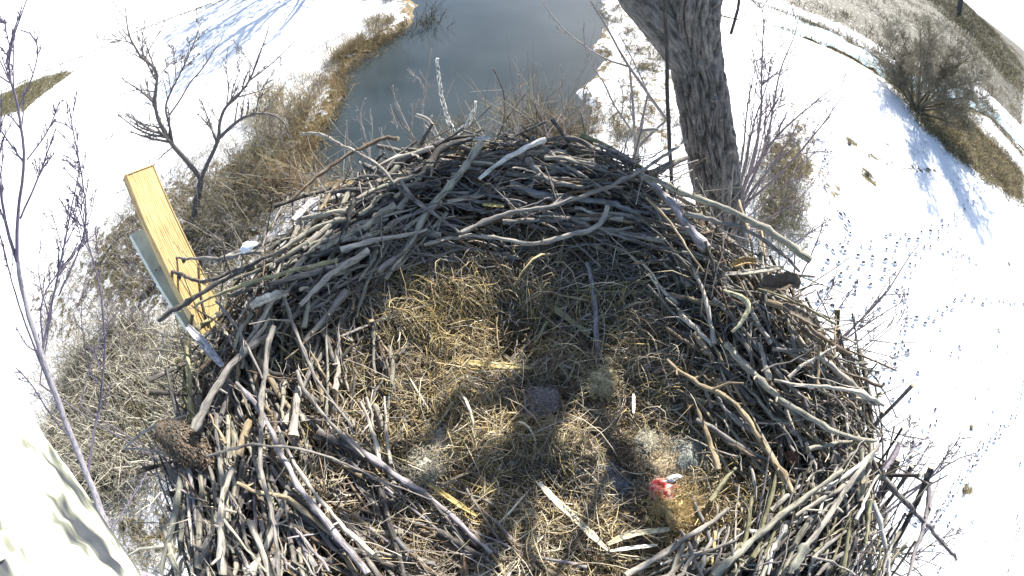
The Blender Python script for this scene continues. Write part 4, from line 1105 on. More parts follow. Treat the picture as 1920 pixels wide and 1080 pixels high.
def fuzz(name, px, py, size_px, cols, n, hair, label, cat, lift=.03, squash=.7, elong=1.0, ang=0.0, hw=.0011, parent=None, core=None, lumpy=.75):
    n = n * 2; squash = squash * .6; hair = hair * .7; lift = lift + (.004 if parent is None else 0)
    """a lump of fur or down: a lumpy core covered with real hairs"""
    c = on_nest(px, py, lift + (.03 if parent is None else 0))
    r = px_r(c, size_px) * 1.12
    m, k = 18, 12
    th = np.linspace(0, 2 * math.pi, m, endpoint=False); ph = np.linspace(.02, math.pi - .02, k)
    PH, TH = np.meshgrid(ph, th, indexing='ij')
    dirs = np.stack([np.sin(PH) * np.cos(TH), np.sin(PH) * np.sin(TH), np.cos(PH)], -1)
    def surf(d):
        s_ = 1 + lumpy * 2 * (fbm(d * 1.6 + px * .1, 3) - .5)
        q = d * s_[..., None] * r
        q = q * np.array([elong, 1, squash])
        ca, sa = math.cos(ang), math.sin(ang)
        return c + np.stack([q[..., 0] * ca - q[..., 1] * sa, q[..., 0] * sa + q[..., 1] * ca, q[..., 2]], -1)
    mb = MB()
    mb.grid(surf(dirs) * .93 + c * .07, np.asarray(cols[0]) if core is None else core, closed_u=True)
    d = rng.normal(size=(n, 3)); d /= np.linalg.norm(d, axis=1, keepdims=True); d[:, 2] = np.abs(d[:, 2]) * 1.0 - .15
    o = surf(d) * .94 + c * .06
    flow = unit(rng.normal(size=3))
    g = d * .45 + .9 * flow * np.array([1, 1, .2]) + rng.normal(0, .5, (n, 3))
    g /= np.linalg.norm(g, axis=1, keepdims=True)
    g2 = g + rng.normal(0, .5, (n, 3)) - np.array([0, 0, .2])
    L = hair * rng.uniform(.5, 1.2, n)[:, None]
    P = np.stack([o, o + g * L * .5, o + (g * .5 + g2 * .5) * L], 1)
    cc = np.array(cols)[rng.integers(len(cols), size=n)] * rng.uniform(.7, 1.2, (n, 1))
    mb.tubes(P, np.array([hw, hw * .8, hw * .3]), 3, cc, caps=False)
    if n > 60:                                                          # wisps teased out over the straw
        k = n // 3
        a_ = rng.uniform(0, 2 * math.pi, k); q_ = r * (1 + np.abs(rng.normal(0, .5, k)))
        o = c + np.stack([np.cos(a_) * q_ * elong, np.sin(a_) * q_, rng.uniform(-.3, .35, k) * r * .5], 1)
        g = rng.normal(0, 1, (k, 3)) * np.array([1, 1, .3]); g /= np.linalg.norm(g, axis=1, keepdims=True)
        L = hair * rng.uniform(.6, 1.6, k)[:, None]
        P = np.stack([o, o + g * L * .5, o + (g * .6 + rng.normal(0, .4, (k, 3)) * np.array([1, 1, .3])) * L], 1)
        mb.tubes(P, np.array([hw * .8, hw * .8, hw * .3]), 3, np.array(cols)[rng.integers(len(cols), size=k)] * rng.uniform(.7, 1.2, (k, 1)), caps=False)
    ob = mb.build(name, M['fur'], parent)
    if parent is None: tag(ob, label, cat)
    return ob

# the remains of prey: torn red flesh in a ring of fur
carc = empty('prey_remains', on_nest(1250, 925, .0), 'torn prey carcass with bare red flesh and tawny fur in the grass bowl', 'carcass')
def blob(name, px, py, sx, sy, col, mat, parent, lift=.03, ang=0, h=.5, lump=.3):
    c = on_nest(px, py, lift); r = px_r(c, sx); r2 = px_r(c, sy)
    th = np.linspace(0, 2 * math.pi, 40, endpoint=False); ph = np.linspace(.01, math.pi - .01, 26)
    PH, TH = np.meshgrid(ph, th, indexing='ij')
    d = np.stack([np.sin(PH) * np.cos(TH), np.sin(PH) * np.sin(TH), np.cos(PH)], -1)
    s_ = 1 + lump * 2 * (fbm(d * 2.3 + px * .13, 4) - .5)
    q = d * s_[..., None] * np.array([r, r2, min(r, r2) * h])
    ca, sa = math.cos(ang), math.sin(ang)
    Gm = c + np.stack([q[..., 0] * ca - q[..., 1] * sa, q[..., 0] * sa + q[..., 1] * ca, q[..., 2]], -1)
    k = fbm(d * 4 + 3, 3)[..., None]
    k = np.clip((k - .38) / .2, 0, 1)
    cc = np.asarray(col[0]) * (1 - k) + np.asarray(col[1]) * k
    mb = MB(); mb.grid(Gm, cc, closed_u=True)
    return mb.build(name, M[mat], parent)
blob('flesh', 1246, 922, 66, 50, ((.42, .035, .03), (.60, .36, .30)), 'flesh', carc, .075, -.5, .6, .34)
blob('flesh', 1232, 905, 40, 18, ((.40, .10, .08), (.58, .42, .34)), 'flesh', carc, .085, .4, .6, .5)
blob('bone', 1262, 897, 34, 12, ((.50, .53, .55), (.66, .66, .66)), 'flesh', carc, .095, .2, .9, .5)
blob('flesh', 1205, 922, 44, 30, ((.20, .11, .08), (.35, .22, .17)), 'flesh', carc, .03, .3, .7, .5)
fuzz('fur', 1272, 957, 58, [(.45, .33, .15), (.52, .41, .20), (.34, .24, .11)], 1500, .022, None, None, .075, .8, 1.15, -.3, parent=carc)
fuzz('fur', 1262, 882, 60, [(.40, .32, .20), (.52, .46, .34), (.24, .17, .10)], 1100, .024, None, None, .075, .55, 1.3, .1, parent=carc)
fuzz('fur', 1290, 908, 34, [(.40, .32, .20), (.30, .25, .18)], 600, .022, None, None, .06, .6, .9, parent=carc)
fuzz('fur', 1225, 965, 60, [(.18, .14, .10), (.26, .20, .13)], 900, .025, None, None, .045, .4, 1.1, parent=carc)
fuzz('fur_tuft', 1216, 832, 30, [(.50, .45, .33), (.42, .40, .34), (.60, .55, .42)], 800, .012, 'small round cream fur ball above the red carcass', 'fur tuft', .055, .95)
fuzz('fur_tuft', 1290, 858, 44, [(.30, .31, .27), (.42, .43, .38), (.20, .21, .19)], 800, .018, 'grey green matted fur tuft right above the carcass', 'fur tuft', .04, .8)
fuzz('fur_tuft', 1145, 886, 58, [(.26, .27, .29), (.40, .41, .43), (.17, .17, .18)], 900, .026, 'loose blue grey fluff at the left of the carcass', 'fur tuft', .03, .5, 1.2)
fuzz('fur_tuft', 1182, 856, 46, [(.16, .12, .08), (.30, .23, .13), (.09, .07, .05)], 900, .022, 'dark brown fur tuft between the grey fluff and the cream fur ball', 'fur tuft', .04, .7, .8)
fuzz('fur_tuft', 1020, 752, 30, [(.42, .38, .36), (.52, .47, .44), (.33, .29, .28)], 800, .026, 'greyish mauve down tuft in the middle of the bowl', 'fur tuft', .03, .5)
fuzz('fur_tuft', 1003, 792, 22, [(.30, .285, .28), (.38, .36, .35)], 600, .024, 'smaller dark grey down tuft under the mauve one', 'fur tuft', .025, .5)
fuzz('fur_tuft', 945, 828, 40, [(.33, .30, .27), (.42, .39, .34)], 600, .026, 'flat pale grey down tuft left of the bowl centre', 'fur tuft', .02, .4)
fuzz('fur_tuft', 838, 825, 52, [(.52, .48, .40), (.42, .38, .30)], 800, .028, 'thin whitish fluff caught in the sunny straw at the left', 'fur tuft', .03, .4, hw=.0006)
fuzz('fur_tuft', 1128, 712, 42, [(.55, .48, .30), (.44, .37, .22)], 700, .02, 'yellowish fluffy tuft on the straw at the end of a pale stalk', 'fur tuft', .045, .7)
fuzz('fur_tuft', 795, 873, 40, [(.36, .34, .27), (.25, .23, .18), (.45, .42, .32)], 700, .02, 'olive grey fur tuft on the sticks beside the orange yellow stem', 'fur tuft', .075, .7)

# ------------------------------------------------------------------ the mottled feathered bundle on the left rim
fb = empty('feathered_bundle', at(345, 832, 1.52), 'mottled dark brown feathered bundle lying on sticks at the left edge of the nest', 'feathers')
def feather_bundle():
    a, b = at(296, 800, 1.50), at(400, 868, 1.45)
    ax = unit(b - a); L = np.linalg.norm(b - a)
    v = unit(CAM - (a + b) / 2)
    sd = unit(np.cross(ax, v)); up = np.cross(sd, ax)
    n, m = 30, 36
    t = np.linspace(0, 1, n)
    rad = L * .29 * np.sin(np.clip(t * .93 + .05, 0, 1) * math.pi) ** .62 * (1.0 - .18 * t)
    th = np.linspace(0, 2 * math.pi, m, endpoint=False)
    c = a[None] + ax[None] * (t * L)[:, None]
    lump = 1 + .12 * (fbm(np.stack([np.repeat(t[:, None], m, 1) * 6, np.cos(th)[None] * 2 + 0 * t[:, None], np.sin(th)[None] * 2 + 0 * t[:, None]], -1), 3) - .5)
    Gm = c[:, None] + (sd[None, None] * np.cos(th)[None, :, None] * 1.0 + up[None, None] * np.sin(th)[None, :, None] * .8) * (rad[:, None] * lump)[..., None]
    mb = MB(); mb.grid(Gm, (.12, .09, .065), closed_u=True)
    o = mb.build('body', M['fur'], fb)
    # overlapping vanes, each a small pointed blade, dark with a pale buff margin
    mb = MB()
    for i in range(2600):
        k = rng.random() ** .9; j = rng.uniform(0, 2 * math.pi)
        kk = min(int(k * (n - 1)), n - 2)
        rr = rad[kk] * .98
        o_ = a + ax * k * L + sd * math.cos(j) * rr + up * math.sin(j) * rr * .8
        nrm = unit(sd * math.cos(j) + up * math.sin(j))
        dr = unit(ax * rng.uniform(.5, 1) + nrm * .28 + rng.normal(0, .22, 3))
        w = unit(np.cross(dr, nrm))
        l = rng.uniform(.008, .018); h = l * .22
        front = k > .42
        base = np.array((.14, .10, .072)) if (front and rng.random() < .5) else np.array((.085, .075, .06))
        base = base * rng.uniform(.6, 1.4)
        edge = np.array((.34, .27, .19)) if (k > .3 and rng.random() < .35) else base * 1.3
        P = [o_, o_ + dr * l * .5 + nrm * .002, o_ + dr * l]
        G_ = np.array([[P[0] - w * h * .5, P[0], P[0] + w * h * .5], [P[1] - w * h, P[1] + nrm * .0015, P[1] + w * h], [P[2] - w * h * .25, P[2], P[2] + w * h * .25]])
        cc = np.array([[base, base, base], [base, base * .8, base], [edge, edge, edge]])
        mb.grid(G_, cc)
    for i in range(500):                                                # loose ragged filaments
        k = rng.random(); j = rng.uniform(0, 2 * math.pi); kk = min(int(k * (n - 1)), n - 2)
        o_ = a + ax * k * L + (sd * math.cos(j) + up * math.sin(j) * .8) * rad[kk]
        dr = unit(ax * rng.uniform(.2, 1) + sd * math.cos(j) * .7 + up * math.sin(j) * .7 + rng.normal(0, .4, 3))
        l = rng.uniform(.008, .028)
        mb.tubes(np.array([o_, o_ + dr * l * .5, o_ + unit(dr + rng.normal(0, .4, 3)) * l]), [.0007, .0006, .0002], 3, np.array((.20, .14, .09)) * rng.uniform(.4, 1.6), caps=False)
    mb.build('feathers', M['fur'], fb)['kind'] = 'stuff'
feather_bundle()
# two bare forked twigs that hold it
mb = MB()
mb.tubes(smooth_path([at(232, 842, 1.66), at(265, 812, 1.62), at(296, 796, 1.58), at(350, 780, 1.6)], 12), np.linspace(.004, .006, 12), 7, CK['pale'])
mb.tubes(smooth_path([at(235, 841, 1.66), at(270, 842, 1.62), at(308, 850, 1.58), at(370, 868, 1.58)], 12), np.linspace(.004, .005, 12), 7, CK['pale'])
tag(mb.build('forked_stick', M['stick']), 'pale forked stick poking out left under the feathered bundle', 'stick')

# ------------------------------------------------------------------ the timber post with its metal plank
def post():
    root = empty('timber_post', at(395, 600, 1.98), 'new yellow pine timber bolted upright outside the left rim', 'timber post')
    A_, B_ = at(262, 318, 2.12), at(392, 590, 1.95)
    ax = unit(A_ - B_)
    v = unit(CAM - (A_ + B_) / 2); v = unit(v - ax * (v @ ax))
    w0 = np.cross(ax, v)                       # towards the right of the picture or the left
    if (w0 @ np.array([1, 0, 0])) < 0: w0 = -w0
    phi = R(25)
    nrm = unit(v * math.cos(phi) + w0 * math.sin(phi)); w = unit(w0 * math.cos(phi) - v * math.sin(phi))
    L = np.linalg.norm(A_ - B_); W, T = .142, .045
    B0 = B_ - ax * .05 - w * W / 2 - nrm * T
    L += .05
    bm = bmesh.new()
    def q(s_, u, k): return B0 + ax * s_ * L + w * u * W + nrm * k * T
    mat = Matrix(((*(w * W), 0), (*(nrm * T), 0), (*(ax * L), 0), (0, 0, 0, 1))).transposed()
    bmesh.ops.create_cube(bm, size=1.0)
    for vv in bm.verts:
        c = vv.co + Vector((.5, .5, .5))
        vv.co = Vector(B0 + w * W * c.x + nrm * T * c.y + ax * L * c.z) - Vector(root.location)
    bmesh.ops.bevel(bm, geom=list(bm.edges), offset=.004, segments=2, affect='EDGES')
    me = bpy.data.meshes.new('plank'); bm.to_mesh(me); bm.free()
    inv = np.stack([w, nrm, ax])
    g = me.attributes.new('grain', 'FLOAT_VECTOR', 'POINT')
    for i, vv in enumerate(me.vertices):
        loc = inv @ (np.array(vv.co) + np.array(root.location) - B0)
        g.data[i].vector = Vector((loc[0] + .03, loc[1] * .6 + 2, loc[2]))
    me.materials.append(M['lumber'])
    o = bpy.data.objects.new('plank', me); COL.objects.link(o); o.parent = root
    fc = lambda s_, u, h: B0 + ax * s_ * L + w * u * W + nrm * (T + h)
    for s_, u in ((.40, .62), (.33, .25), (.24, .90)):
        mb = MB()
        mb.tubes(np.array([fc(s_, u, .0), fc(s_, u, .0025)]), [.0105, .0105], 16, (.12, .12, .12))
        mb.tubes(np.array([fc(s_, u, .002), fc(s_, u, .009)]), [.0075, .0072], 6, (.07, .07, .07))
        mb.build('bolt', M['steel'], root, smooth=False)
    # a dark strap round the lower end
    mb = MB()
    pts = np.array([fc(.34, .98, .004), fc(.25, .72, .004), fc(.12, .42, .004), fc(.02, .30, .004)])
    mb.tubes(smooth_path(pts, 10), np.full(10, .005), 6, (.06, .04, .035))
    mb.build('strap', M['leaf'], root)
    # short block at the foot
    mb = MB()
    mb.box(fc(-.22, .45, -.05), ax * .12, w * .09, nrm * .045, (.48, .36, .16))
    mb.build('block', M['painted'], root, smooth=False)
    r2 = empty('metal_plank', at(372, 612, 2.05), 'pale grey green metal plank fixed behind the yellow timber post', 'metal plank')
    a2, b2 = at(272, 424, 2.16), at(383, 605, 2.02)
    ax2 = unit(a2 - b2); L2 = np.linalg.norm(a2 - b2)
    o2 = b2 - w * .075 - nrm * .045
    mb = MB()
    mb.box(o2, w * .10, nrm * .030, ax2 * L2, (.46, .52, .47))
    mb.build('sheet', M['painted'], r2, smooth=False)
    mb = MB()
    for s_ in (.22, .6):
        mb = MB()
        k = o2 + ax2 * L2 * s_ + w * .022 + nrm * .030
        mb.tubes(np.array([k, k + nrm * .004]), [.004, .0035], 8, (.10, .10, .10))
        mb.build('screw', M['steel'], r2, smooth=False)
    # the standard that carries the plank from below, hidden by the nest
    mb = MB()
    mb.tubes(np.array([b2 + ax2 * .05 - nrm * .03, b2 - np.array([0, 0, .8]) - nrm * .03]), [.02, .02], 10, (.20, .21, .20))
    mb.build('support_pipe', M['steel'], r2)
post()
fuzz('snow_clump', 465, 461, 26, [(.84, .84, .86)], 10, .002, 'small white lump of snow on a stick behind the left rim', 'snow clump', .17, .6, 1.2, core=(.85, .85, .87))
bpy.data.objects['snow_clump'].data.materials[0] = M['snowpack']

# ------------------------------------------------------------------ living twigs round the nest
TW = (.23, .215, .21); TWP = (.30, .28, .29); TWD = (.13, .115, .115)
def root_stem(mb, starts, r, col, below=None):
    """ties the shoots of one plant together low down and takes them to the ground"""
    S_ = np.array(starts); m_ = S_.mean(axis=0)
    j = m_ - np.array([0, 0, .45]) + (np.array([NC[0], NC[1], m_[2]]) - m_) * .06
    for s_ in S_:
        mb.tubes(smooth_path([s_, (s_ + j) / 2 + np.array([0, 0, .02]), j], 7), np.linspace(r * .6, r, 7), 6, col)
    g_ = np.array([j[0] * 1.03, j[1] * 1.03, 0]); g_[2] = ground_z(g_[:2]) - .1
    mb.tubes(smooth_path([j, j * np.array([1.01, 1.01, .6]), g_], 14), np.linspace(r, r * 3.2, 14), 7, col)

def twigs(name, lines, label, cat, col=TW, nsp=9, splen=.06, group=None, mat='twig'):
    mb = MB()
    for pts, D_, r0, r1 in lines:
        knobby(mb, [ath(x, y, D_) for x, y in pts], r0, r1, col, nsp, splen)
    if name == 'sapling':
        root_stem(mb, [ath(*pts[0], D_) for pts, D_, r0, r1 in lines if r0 >= .0055], max(l[2] for l in lines), col)
    o = mb.build(name, M[mat])
    tag(o, label, cat, group)
    return o
twigs('sapling', [([(700, 330), (690, 270), (672, 215), (685, 185)], 2.6, .008, .004), ([(660, 330), (652, 280), (650, 225)], 2.6, .006, .003), ([(690, 300), (700, 250), (694, 205)], 2.65, .005, .003), ([(720, 330), (712, 290), (716, 240)], 2.7, .005, .003)],
      'low pale twiggy sapling behind the left part of the back rim', 'sapling')
twigs('sapling', [([(775, 260), (755, 220), (738, 178), (737, 160)], 2.5, .007, .0035), ([(770, 250), (775, 215), (772, 195)], 2.5, .005, .003), ([(745, 240), (735, 210), (732, 196)], 2.55, .005, .003)],
      'thin knobby sapling just left of the tall pale snag', 'sapling')
twigs('sapling', [([(792, 215), (795, 170), (805, 120), (808, 92)], 2.55, .006, .003), ([(792, 205), (800, 160), (822, 140)], 2.5, .005, .003), ([(795, 165), (782, 140), (775, 155)], 2.5, .004, .003)],
      'fine grey twig with side spurs rising beside the tall pale snag', 'sapling')
# the mottled snag
sn = empty('snag', ath(850, 262, 2.3), 'tall forked snag with mottled white and black bark behind the back rim', 'snag')
mb = MB()
p = smooth_path([ath(860, 275, 2.3), ath(846, 240, 2.32), ath(832, 200, 2.34), ath(826, 170, 2.35), ath(822, 140, 2.36), ath(820, 108, 2.37)], 30)
mb.tubes(p + rng.normal(0, .002, p.shape), np.linspace(.017, .008, 30) * (1 + .12 * rng.normal(size=30)), 10, (.42, .40, .37))
mb.build('stem', M['mottled'], sn)
mb = MB()
p = smooth_path([ath(852, 255, 2.3), ath(870, 240, 2.3), ath(884, 222, 2.3), ath(892, 190, 2.3)], 20)
mb.tubes(p + rng.normal(0, .002, p.shape), np.linspace(.018, .010, 20) * (1 + .12 * rng.normal(size=20)), 10, (.42, .40, .37))
mb.build('side_branch', M['mottled'], sn)
twigs('bent_branch', [([(780, 215), (803, 222), (815, 245), (826, 268), (834, 290)], 2.1, .010, .012)], 'short bent pale branch stub left of the snag fork', 'branch', (.36, .34, .31), 3)
twigs('curved_twig', [([(925, 128), (942, 165), (949, 205), (938, 275), (905, 322), (860, 358)], 1.95, .0035, .007)], 'long dark curved twig arching up over the back rim against the water', 'twig', TWD, 4, .03)
twigs('sapling', [([(970, 275), (972, 230), (980, 170), (981, 130)], 2.6, .006, .003), ([(972, 245), (958, 215), (957, 160)], 2.6, .004, .002), ([(980, 200), (974, 175), (973, 140)], 2.62, .003, .0045)],
      'upright grey twig with a dark bud cluster before the rusty bush', 'sapling')
twigs('sapling', [([(1030, 265), (1018, 225), (1008, 175), (1005, 120)], 2.7, .006, .003), ([(1015, 215), (1000, 190), (1000, 165)], 2.7, .004, .002), ([(1025, 240), (1040, 225), (1045, 205)], 2.7, .004, .002)],
      'slim pale sapling over the right half of the rusty bush', 'sapling')
twigs('sapling', [([(1062, 262), (1055, 220), (1054, 165), (1050, 122)], 2.8, .006, .003), ([(1055, 195), (1046, 180), (1048, 155)], 2.8, .004, .002), ([(1060, 240), (1080, 225), (1090, 212)], 2.8, .004, .002)],
      'slim pale sapling at the right end of the rusty bush', 'sapling')
twigs('sapling', [([(1102, 262), (1102, 220), (1092, 180), (1097, 160)], 2.5, .006, .0035), ([(1102, 235), (1090, 215), (1092, 190)], 2.5, .004, .003), ([(1097, 160), (1110, 180)], 2.5, .003, .002)],
      'forked bare twig over the edge of the white right bank', 'sapling')
twigs('snag_stub', [([(1192, 312), (1195, 268), (1201, 243), (1234, 243)], 2.1, .016, .010)], 'short broken pale stub bent to the right, between rim and trunk', 'branch', (.38, .36, .32), 3, .05)
# long arching twigs left of the trunk
twigs('sapling', [([(1250, 225), (1215, 175), (1175, 120), (1140, 55), (1105, 0)], 3.2, .014, .006), ([(1180, 125), (1130, 110), (1085, 80), (1040, 40), (1015, 0)], 3.2, .009, .004), ([(1215, 175), (1195, 130), (1160, 60)], 3.25, .007, .003)],
      'long arching twigs reaching up left across the river from the trunk', 'sapling', (.24, .22, .215), 8, .09)
twigs('sapling', [([(1180, 240), (1150, 195), (1130, 150), (1100, 110), (1094, 60), (1096, 40)], 3.0, .008, .003), ([(1165, 220), (1170, 180), (1160, 150)], 3.0, .005, .003), ([(1190, 235), (1180, 200), (1185, 160)], 3.0, .005, .003)],
      'thin bare twigs over the snowy right bank, left of the black branch', 'sapling', TW, 12, .08)
# stems right of the trunk
RT = [([(1405, 330), (1420, 270), (1428, 200), (1427, 130), (1432, 60), (1430, 10)], .016), ([(1410, 340), (1440, 260), (1460, 130), (1490, 70), (1497, 36)], .015), ([(1400, 300), (1412, 230), (1436, 170), (1447, 110)], .011),
      ([(1405, 330), (1450, 260), (1500, 215), (1560, 165)], .013), ([(1400, 380), (1460, 330), (1530, 250), (1580, 180)], .014), ([(1410, 360), (1470, 280), (1517, 190)], .010), ([(1395, 270), (1400, 200), (1420, 110)], .009),
      ([(1400, 330), (1430, 300), (1475, 215)], .008),
      ([(1405, 350), (1425, 280), (1440, 215), (1462, 180)], .007), ([(1405, 380), (1450, 300), (1490, 250), (1530, 225)], .007), ([(1410, 400), (1470, 350), (1510, 300), (1560, 260)], .007), ([(1398, 300), (1410, 220), (1418, 150), (1440, 60)], .007), ([(1412, 330), (1450, 230), (1470, 160)], .006), ([(1415, 420), (1480, 390), (1530, 340), (1545, 300)], .007), ([(1400, 340), (1420, 250), (1455, 190), (1470, 120)], .006), ([(1420, 430), (1460, 400), (1500, 330)], .006)]
sp_ = empty('sapling', ath(1400, 420, 3.2), 'spray of long purplish bare shoots fanning out right of the thick trunk', 'sapling')
mb = MB()
root_stem(mb, [ath(*pts[0], 3.3 + .05 * i) for i, (pts, r0) in enumerate(RT) if pts[0][1] > 250], .016, (.15, .125, .14))
for i, (pts, r0) in enumerate(RT):
    grow(mb, [ath(x, y, 3.3 + .05 * i) for x, y in pts], r0, .003, 2, 6, 18, 9, .24, .3, .7, (.15, .125, .14), .02, minr=.0022)
mb.build('shoots', M['twig'], sp_)
twigs('hanging_branch', [([(1345, -150), (1388, 0), (1380, 30), (1370, 64)], 2.45, .008, .008)], 'black broken branch end hanging at the top right of the trunk', 'branch', (.05, .045, .05), 0)
RL = [([(1560, 660), (1610, 600), (1660, 555), (1690, 500), (1735, 440)], .010), ([(1570, 640), (1620, 595), (1670, 520)], .008), ([(1565, 650), (1620, 610), (1700, 560)], .008), ([(1520, 600), (1545, 560), (1582, 505)], .006), ([(1540, 610), (1580, 570), (1612, 520)], .006),
      ([(1590, 680), (1620, 650), (1680, 600)], .006), ([(1500, 520), (1530, 460), (1556, 380)], .007), ([(1490, 455), (1530, 430), (1556, 410)], .006), ([(1530, 590), (1560, 545), (1570, 500)], .005), ([(1600, 675), (1640, 640), (1700, 590), (1690, 560)], .005)]
sp_ = empty('sapling', ath(1540, 700, 2.6), 'low fan of dark violet shoots over the footprints beside the right rim', 'sapling')
mb = MB()
root_stem(mb, [ath(*pts[0], 2.5 + .06 * i) for i, (pts, r0) in enumerate(RL)], .010, (.13, .11, .125))
for i, (pts, r0) in enumerate(RL):
    grow(mb, [ath(x, y, 2.5 + .06 * i) for x, y in pts], r0, .0025, 2, 5, 14, 9, .25, .3, .7, (.12, .10, .12), .02, minr=.0018)
mb.build('shoots', M['twig'], sp_)
RB_ = [([(1690, 930), (1740, 900), (1790, 860), (1830, 850)], .009), ([(1740, 900), (1770, 860), (1800, 820)], .007), ([(1660, 870), (1690, 830), (1710, 790)], .006), ([(1680, 900), (1700, 850), (1730, 820)], .005), ([(1690, 910), (1720, 870), (1745, 830)], .005), ([(1720, 1040), (1760, 1010), (1800, 1000)], .005)]
RB_ += [([(1650, 1085), (1665, 1000), (1690, 930), (1700, 880)], .008), ([(1700, 1085), (1720, 1020), (1760, 960)], .008), ([(1640, 1080), (1680, 1040), (1740, 1030), (1800, 1045)], .006), ([(1600, 1085), (1640, 990), (1650, 930)], .008), ([(1690, 1080), (1750, 1050), (1790, 1010)], .005)]
sp_ = empty('sapling', ath(1690, 960, 2.1), 'small dark bush of fine twigs beside the lower right edge of the nest', 'sapling')
mb = MB()
root_stem(mb, [ath(*pts[0], 2.0 + .04 * i) for i, (pts, r0) in enumerate(RB_)], .010, (.14, .12, .14))
for i, (pts, r0) in enumerate(RB_):
    grow(mb, [ath(x, y, 2.0 + .04 * i) for x, y in pts], r0, .002, 2, 5, 12, 9, .35, .25, .7, (.14, .12, .14), .02, minr=.0016)
mb.build('shoots', M['twig'], sp_)
twigs('curved_twig', [([(1597, 715), (1630, 690), (1655, 730), (1672, 760), (1680, 782)], 1.75, .004, .003)], 'little dark hooked twig hanging off the right rim', 'twig', TWD, 3, .02)

# ------------------------------------------------------------------ sapling with pale bark at the far left
sl = empty('young_tree', ath(235, 1085, 3.6), 'slender pale barked young tree with upright purplish shoots along the left edge', 'tree')
base = ath(235, 1085, 3.6)
mb = MB()
main = [base + np.array([0, 0, -3]), base, ath(205, 1000, 4.0), ath(165, 890, 4.1), ath(118, 775, 4.2), ath(78, 665, 4.3), ath(45, 560, 4.4), ath(32, 490, 4.5)]
mb.tubes(smooth_path(main, 50) + rng.normal(0, .004, (50, 3)), np.linspace(.075, .024, 50) * (1 + .06 * rng.normal(size=50)), 10, (.27, .255, .29))
mb.build('trunk', M['stick'], sl)
mb = MB()
LS = [([(32, 490), (33, 400), (50, 300), (36, 200), (12, 120), (35, 40), (50, 0)], .022), ([(32, 490), (10, 420), (-5, 300), (5, 200)], .020), ([(38, 410), (75, 330), (105, 240)], .012), ([(78, 665), (105, 540), (125, 440), (150, 320)], .016), ([(165, 890), (200, 700), (195, 560), (160, 430), (140, 360)], .015),
      ([(118, 775), (60, 640), (20, 520), (0, 440)], .016), ([(110, 555), (165, 440), (160, 350), (130, 200)], .010), ([(36, 200), (60, 150), (75, 90), (55, 60)], .008), ([(50, 300), (90, 250), (112, 190)], .008), ([(12, 120), (25, 60), (40, 20)], .016), ([(0, 40), (20, 46), (-20, 30)], .012),
      ([(80, 640), (75, 560), (110, 510), (165, 440)], .010), ([(205, 1000), (250, 930), (280, 880), (300, 830)], .010), ([(140, 830), (95, 780), (60, 720), (30, 690)], .010)]
for i, (pts, r0) in enumerate(LS):
    grow(mb, [ath(x, y, 4.3 + .04 * i) for x, y in pts], r0 * 1.15, .007, 2, 6, 18, 8, .24, .35, .7, (.105, .09, .13), .025, minr=.0052)
mb.build('shoots', M['twig'], sl)

# ------------------------------------------------------------------ trees, shrubs, reeds and grass on the ground
def stems(mb, C, per, l_lo, l_hi, r0, cols, lean=.5, droop=.3, rad=.2, side=3, npt=5, wig=.05, tip=.4):
    """tufts: per stems rising from each centre in C, leaning out and drooping"""
    C = np.asarray(C, float)
    n = len(C) * per
    o = np.repeat(C, per, axis=0) + np.concatenate([rng.normal(0, rad, (n, 2)), np.zeros((n, 1))], 1)
    a = rng.uniform(0, 2 * math.pi, n)
    ln = np.abs(rng.normal(0, lean, n))
    d = np.stack([np.cos(a) * np.sin(ln), np.sin(a) * np.sin(ln), np.cos(ln)], 1)
    L = rng.uniform(l_lo, l_hi, n)
    t = np.linspace(0, 1, npt)
    P = o[:, None] + d[:, None] * (t[None] * L[:, None])[..., None]
    h = d.copy(); h[:, 2] = 0
    P += h[:, None] * ((t ** 2)[None] * (L * droop)[:, None])[..., None]
    P[..., 2] -= (t ** 2.2)[None] * (L * droop * rng.uniform(.2, 1.2, n))[:, None]
    P += rng.normal(0, wig, P.shape) * t[None, :, None] * L[:, None, None] * .5
    rr = r0 * rng.uniform(.6, 1.2, n)
    cc = np.array(cols)[rng.integers(len(cols), size=n)] * rng.uniform(.6, 1.25, (n, 1))
    mb.tubes(P, rr[:, None] * np.linspace(1, tip, npt)[None], side, cc, caps=False)
    return P

def in_poly(px, n, jit=0):
    pl = G2(px)
    lo, hi = pl.min(axis=0), pl.max(axis=0)
    out = []
    while len(out) < n:
        q = rng.uniform(lo, hi, (400, 2))
        q = q[inside(q, pl)]
        out += list(q)
    out = np.array(out[:n])
    return np.array([[x, y, ground_z((x, y)) - .03] for x, y in out])

GOLD = [(.36, .28, .14), (.44, .36, .21), (.26, .19, .10), (.32, .27, .17)]
OLIV = [(.20, .18, .09), (.28, .25, .13), (.15, .13, .08), (.25, .22, .17)]
GREYT = [(.26, .24, .21), (.33, .30, .25), (.20, .18, .15), (.30, .27, .17)]
RUST = [(.25, .165, .09), (.31, .22, .125), (.19, .135, .085), (.27, .225, .16)]

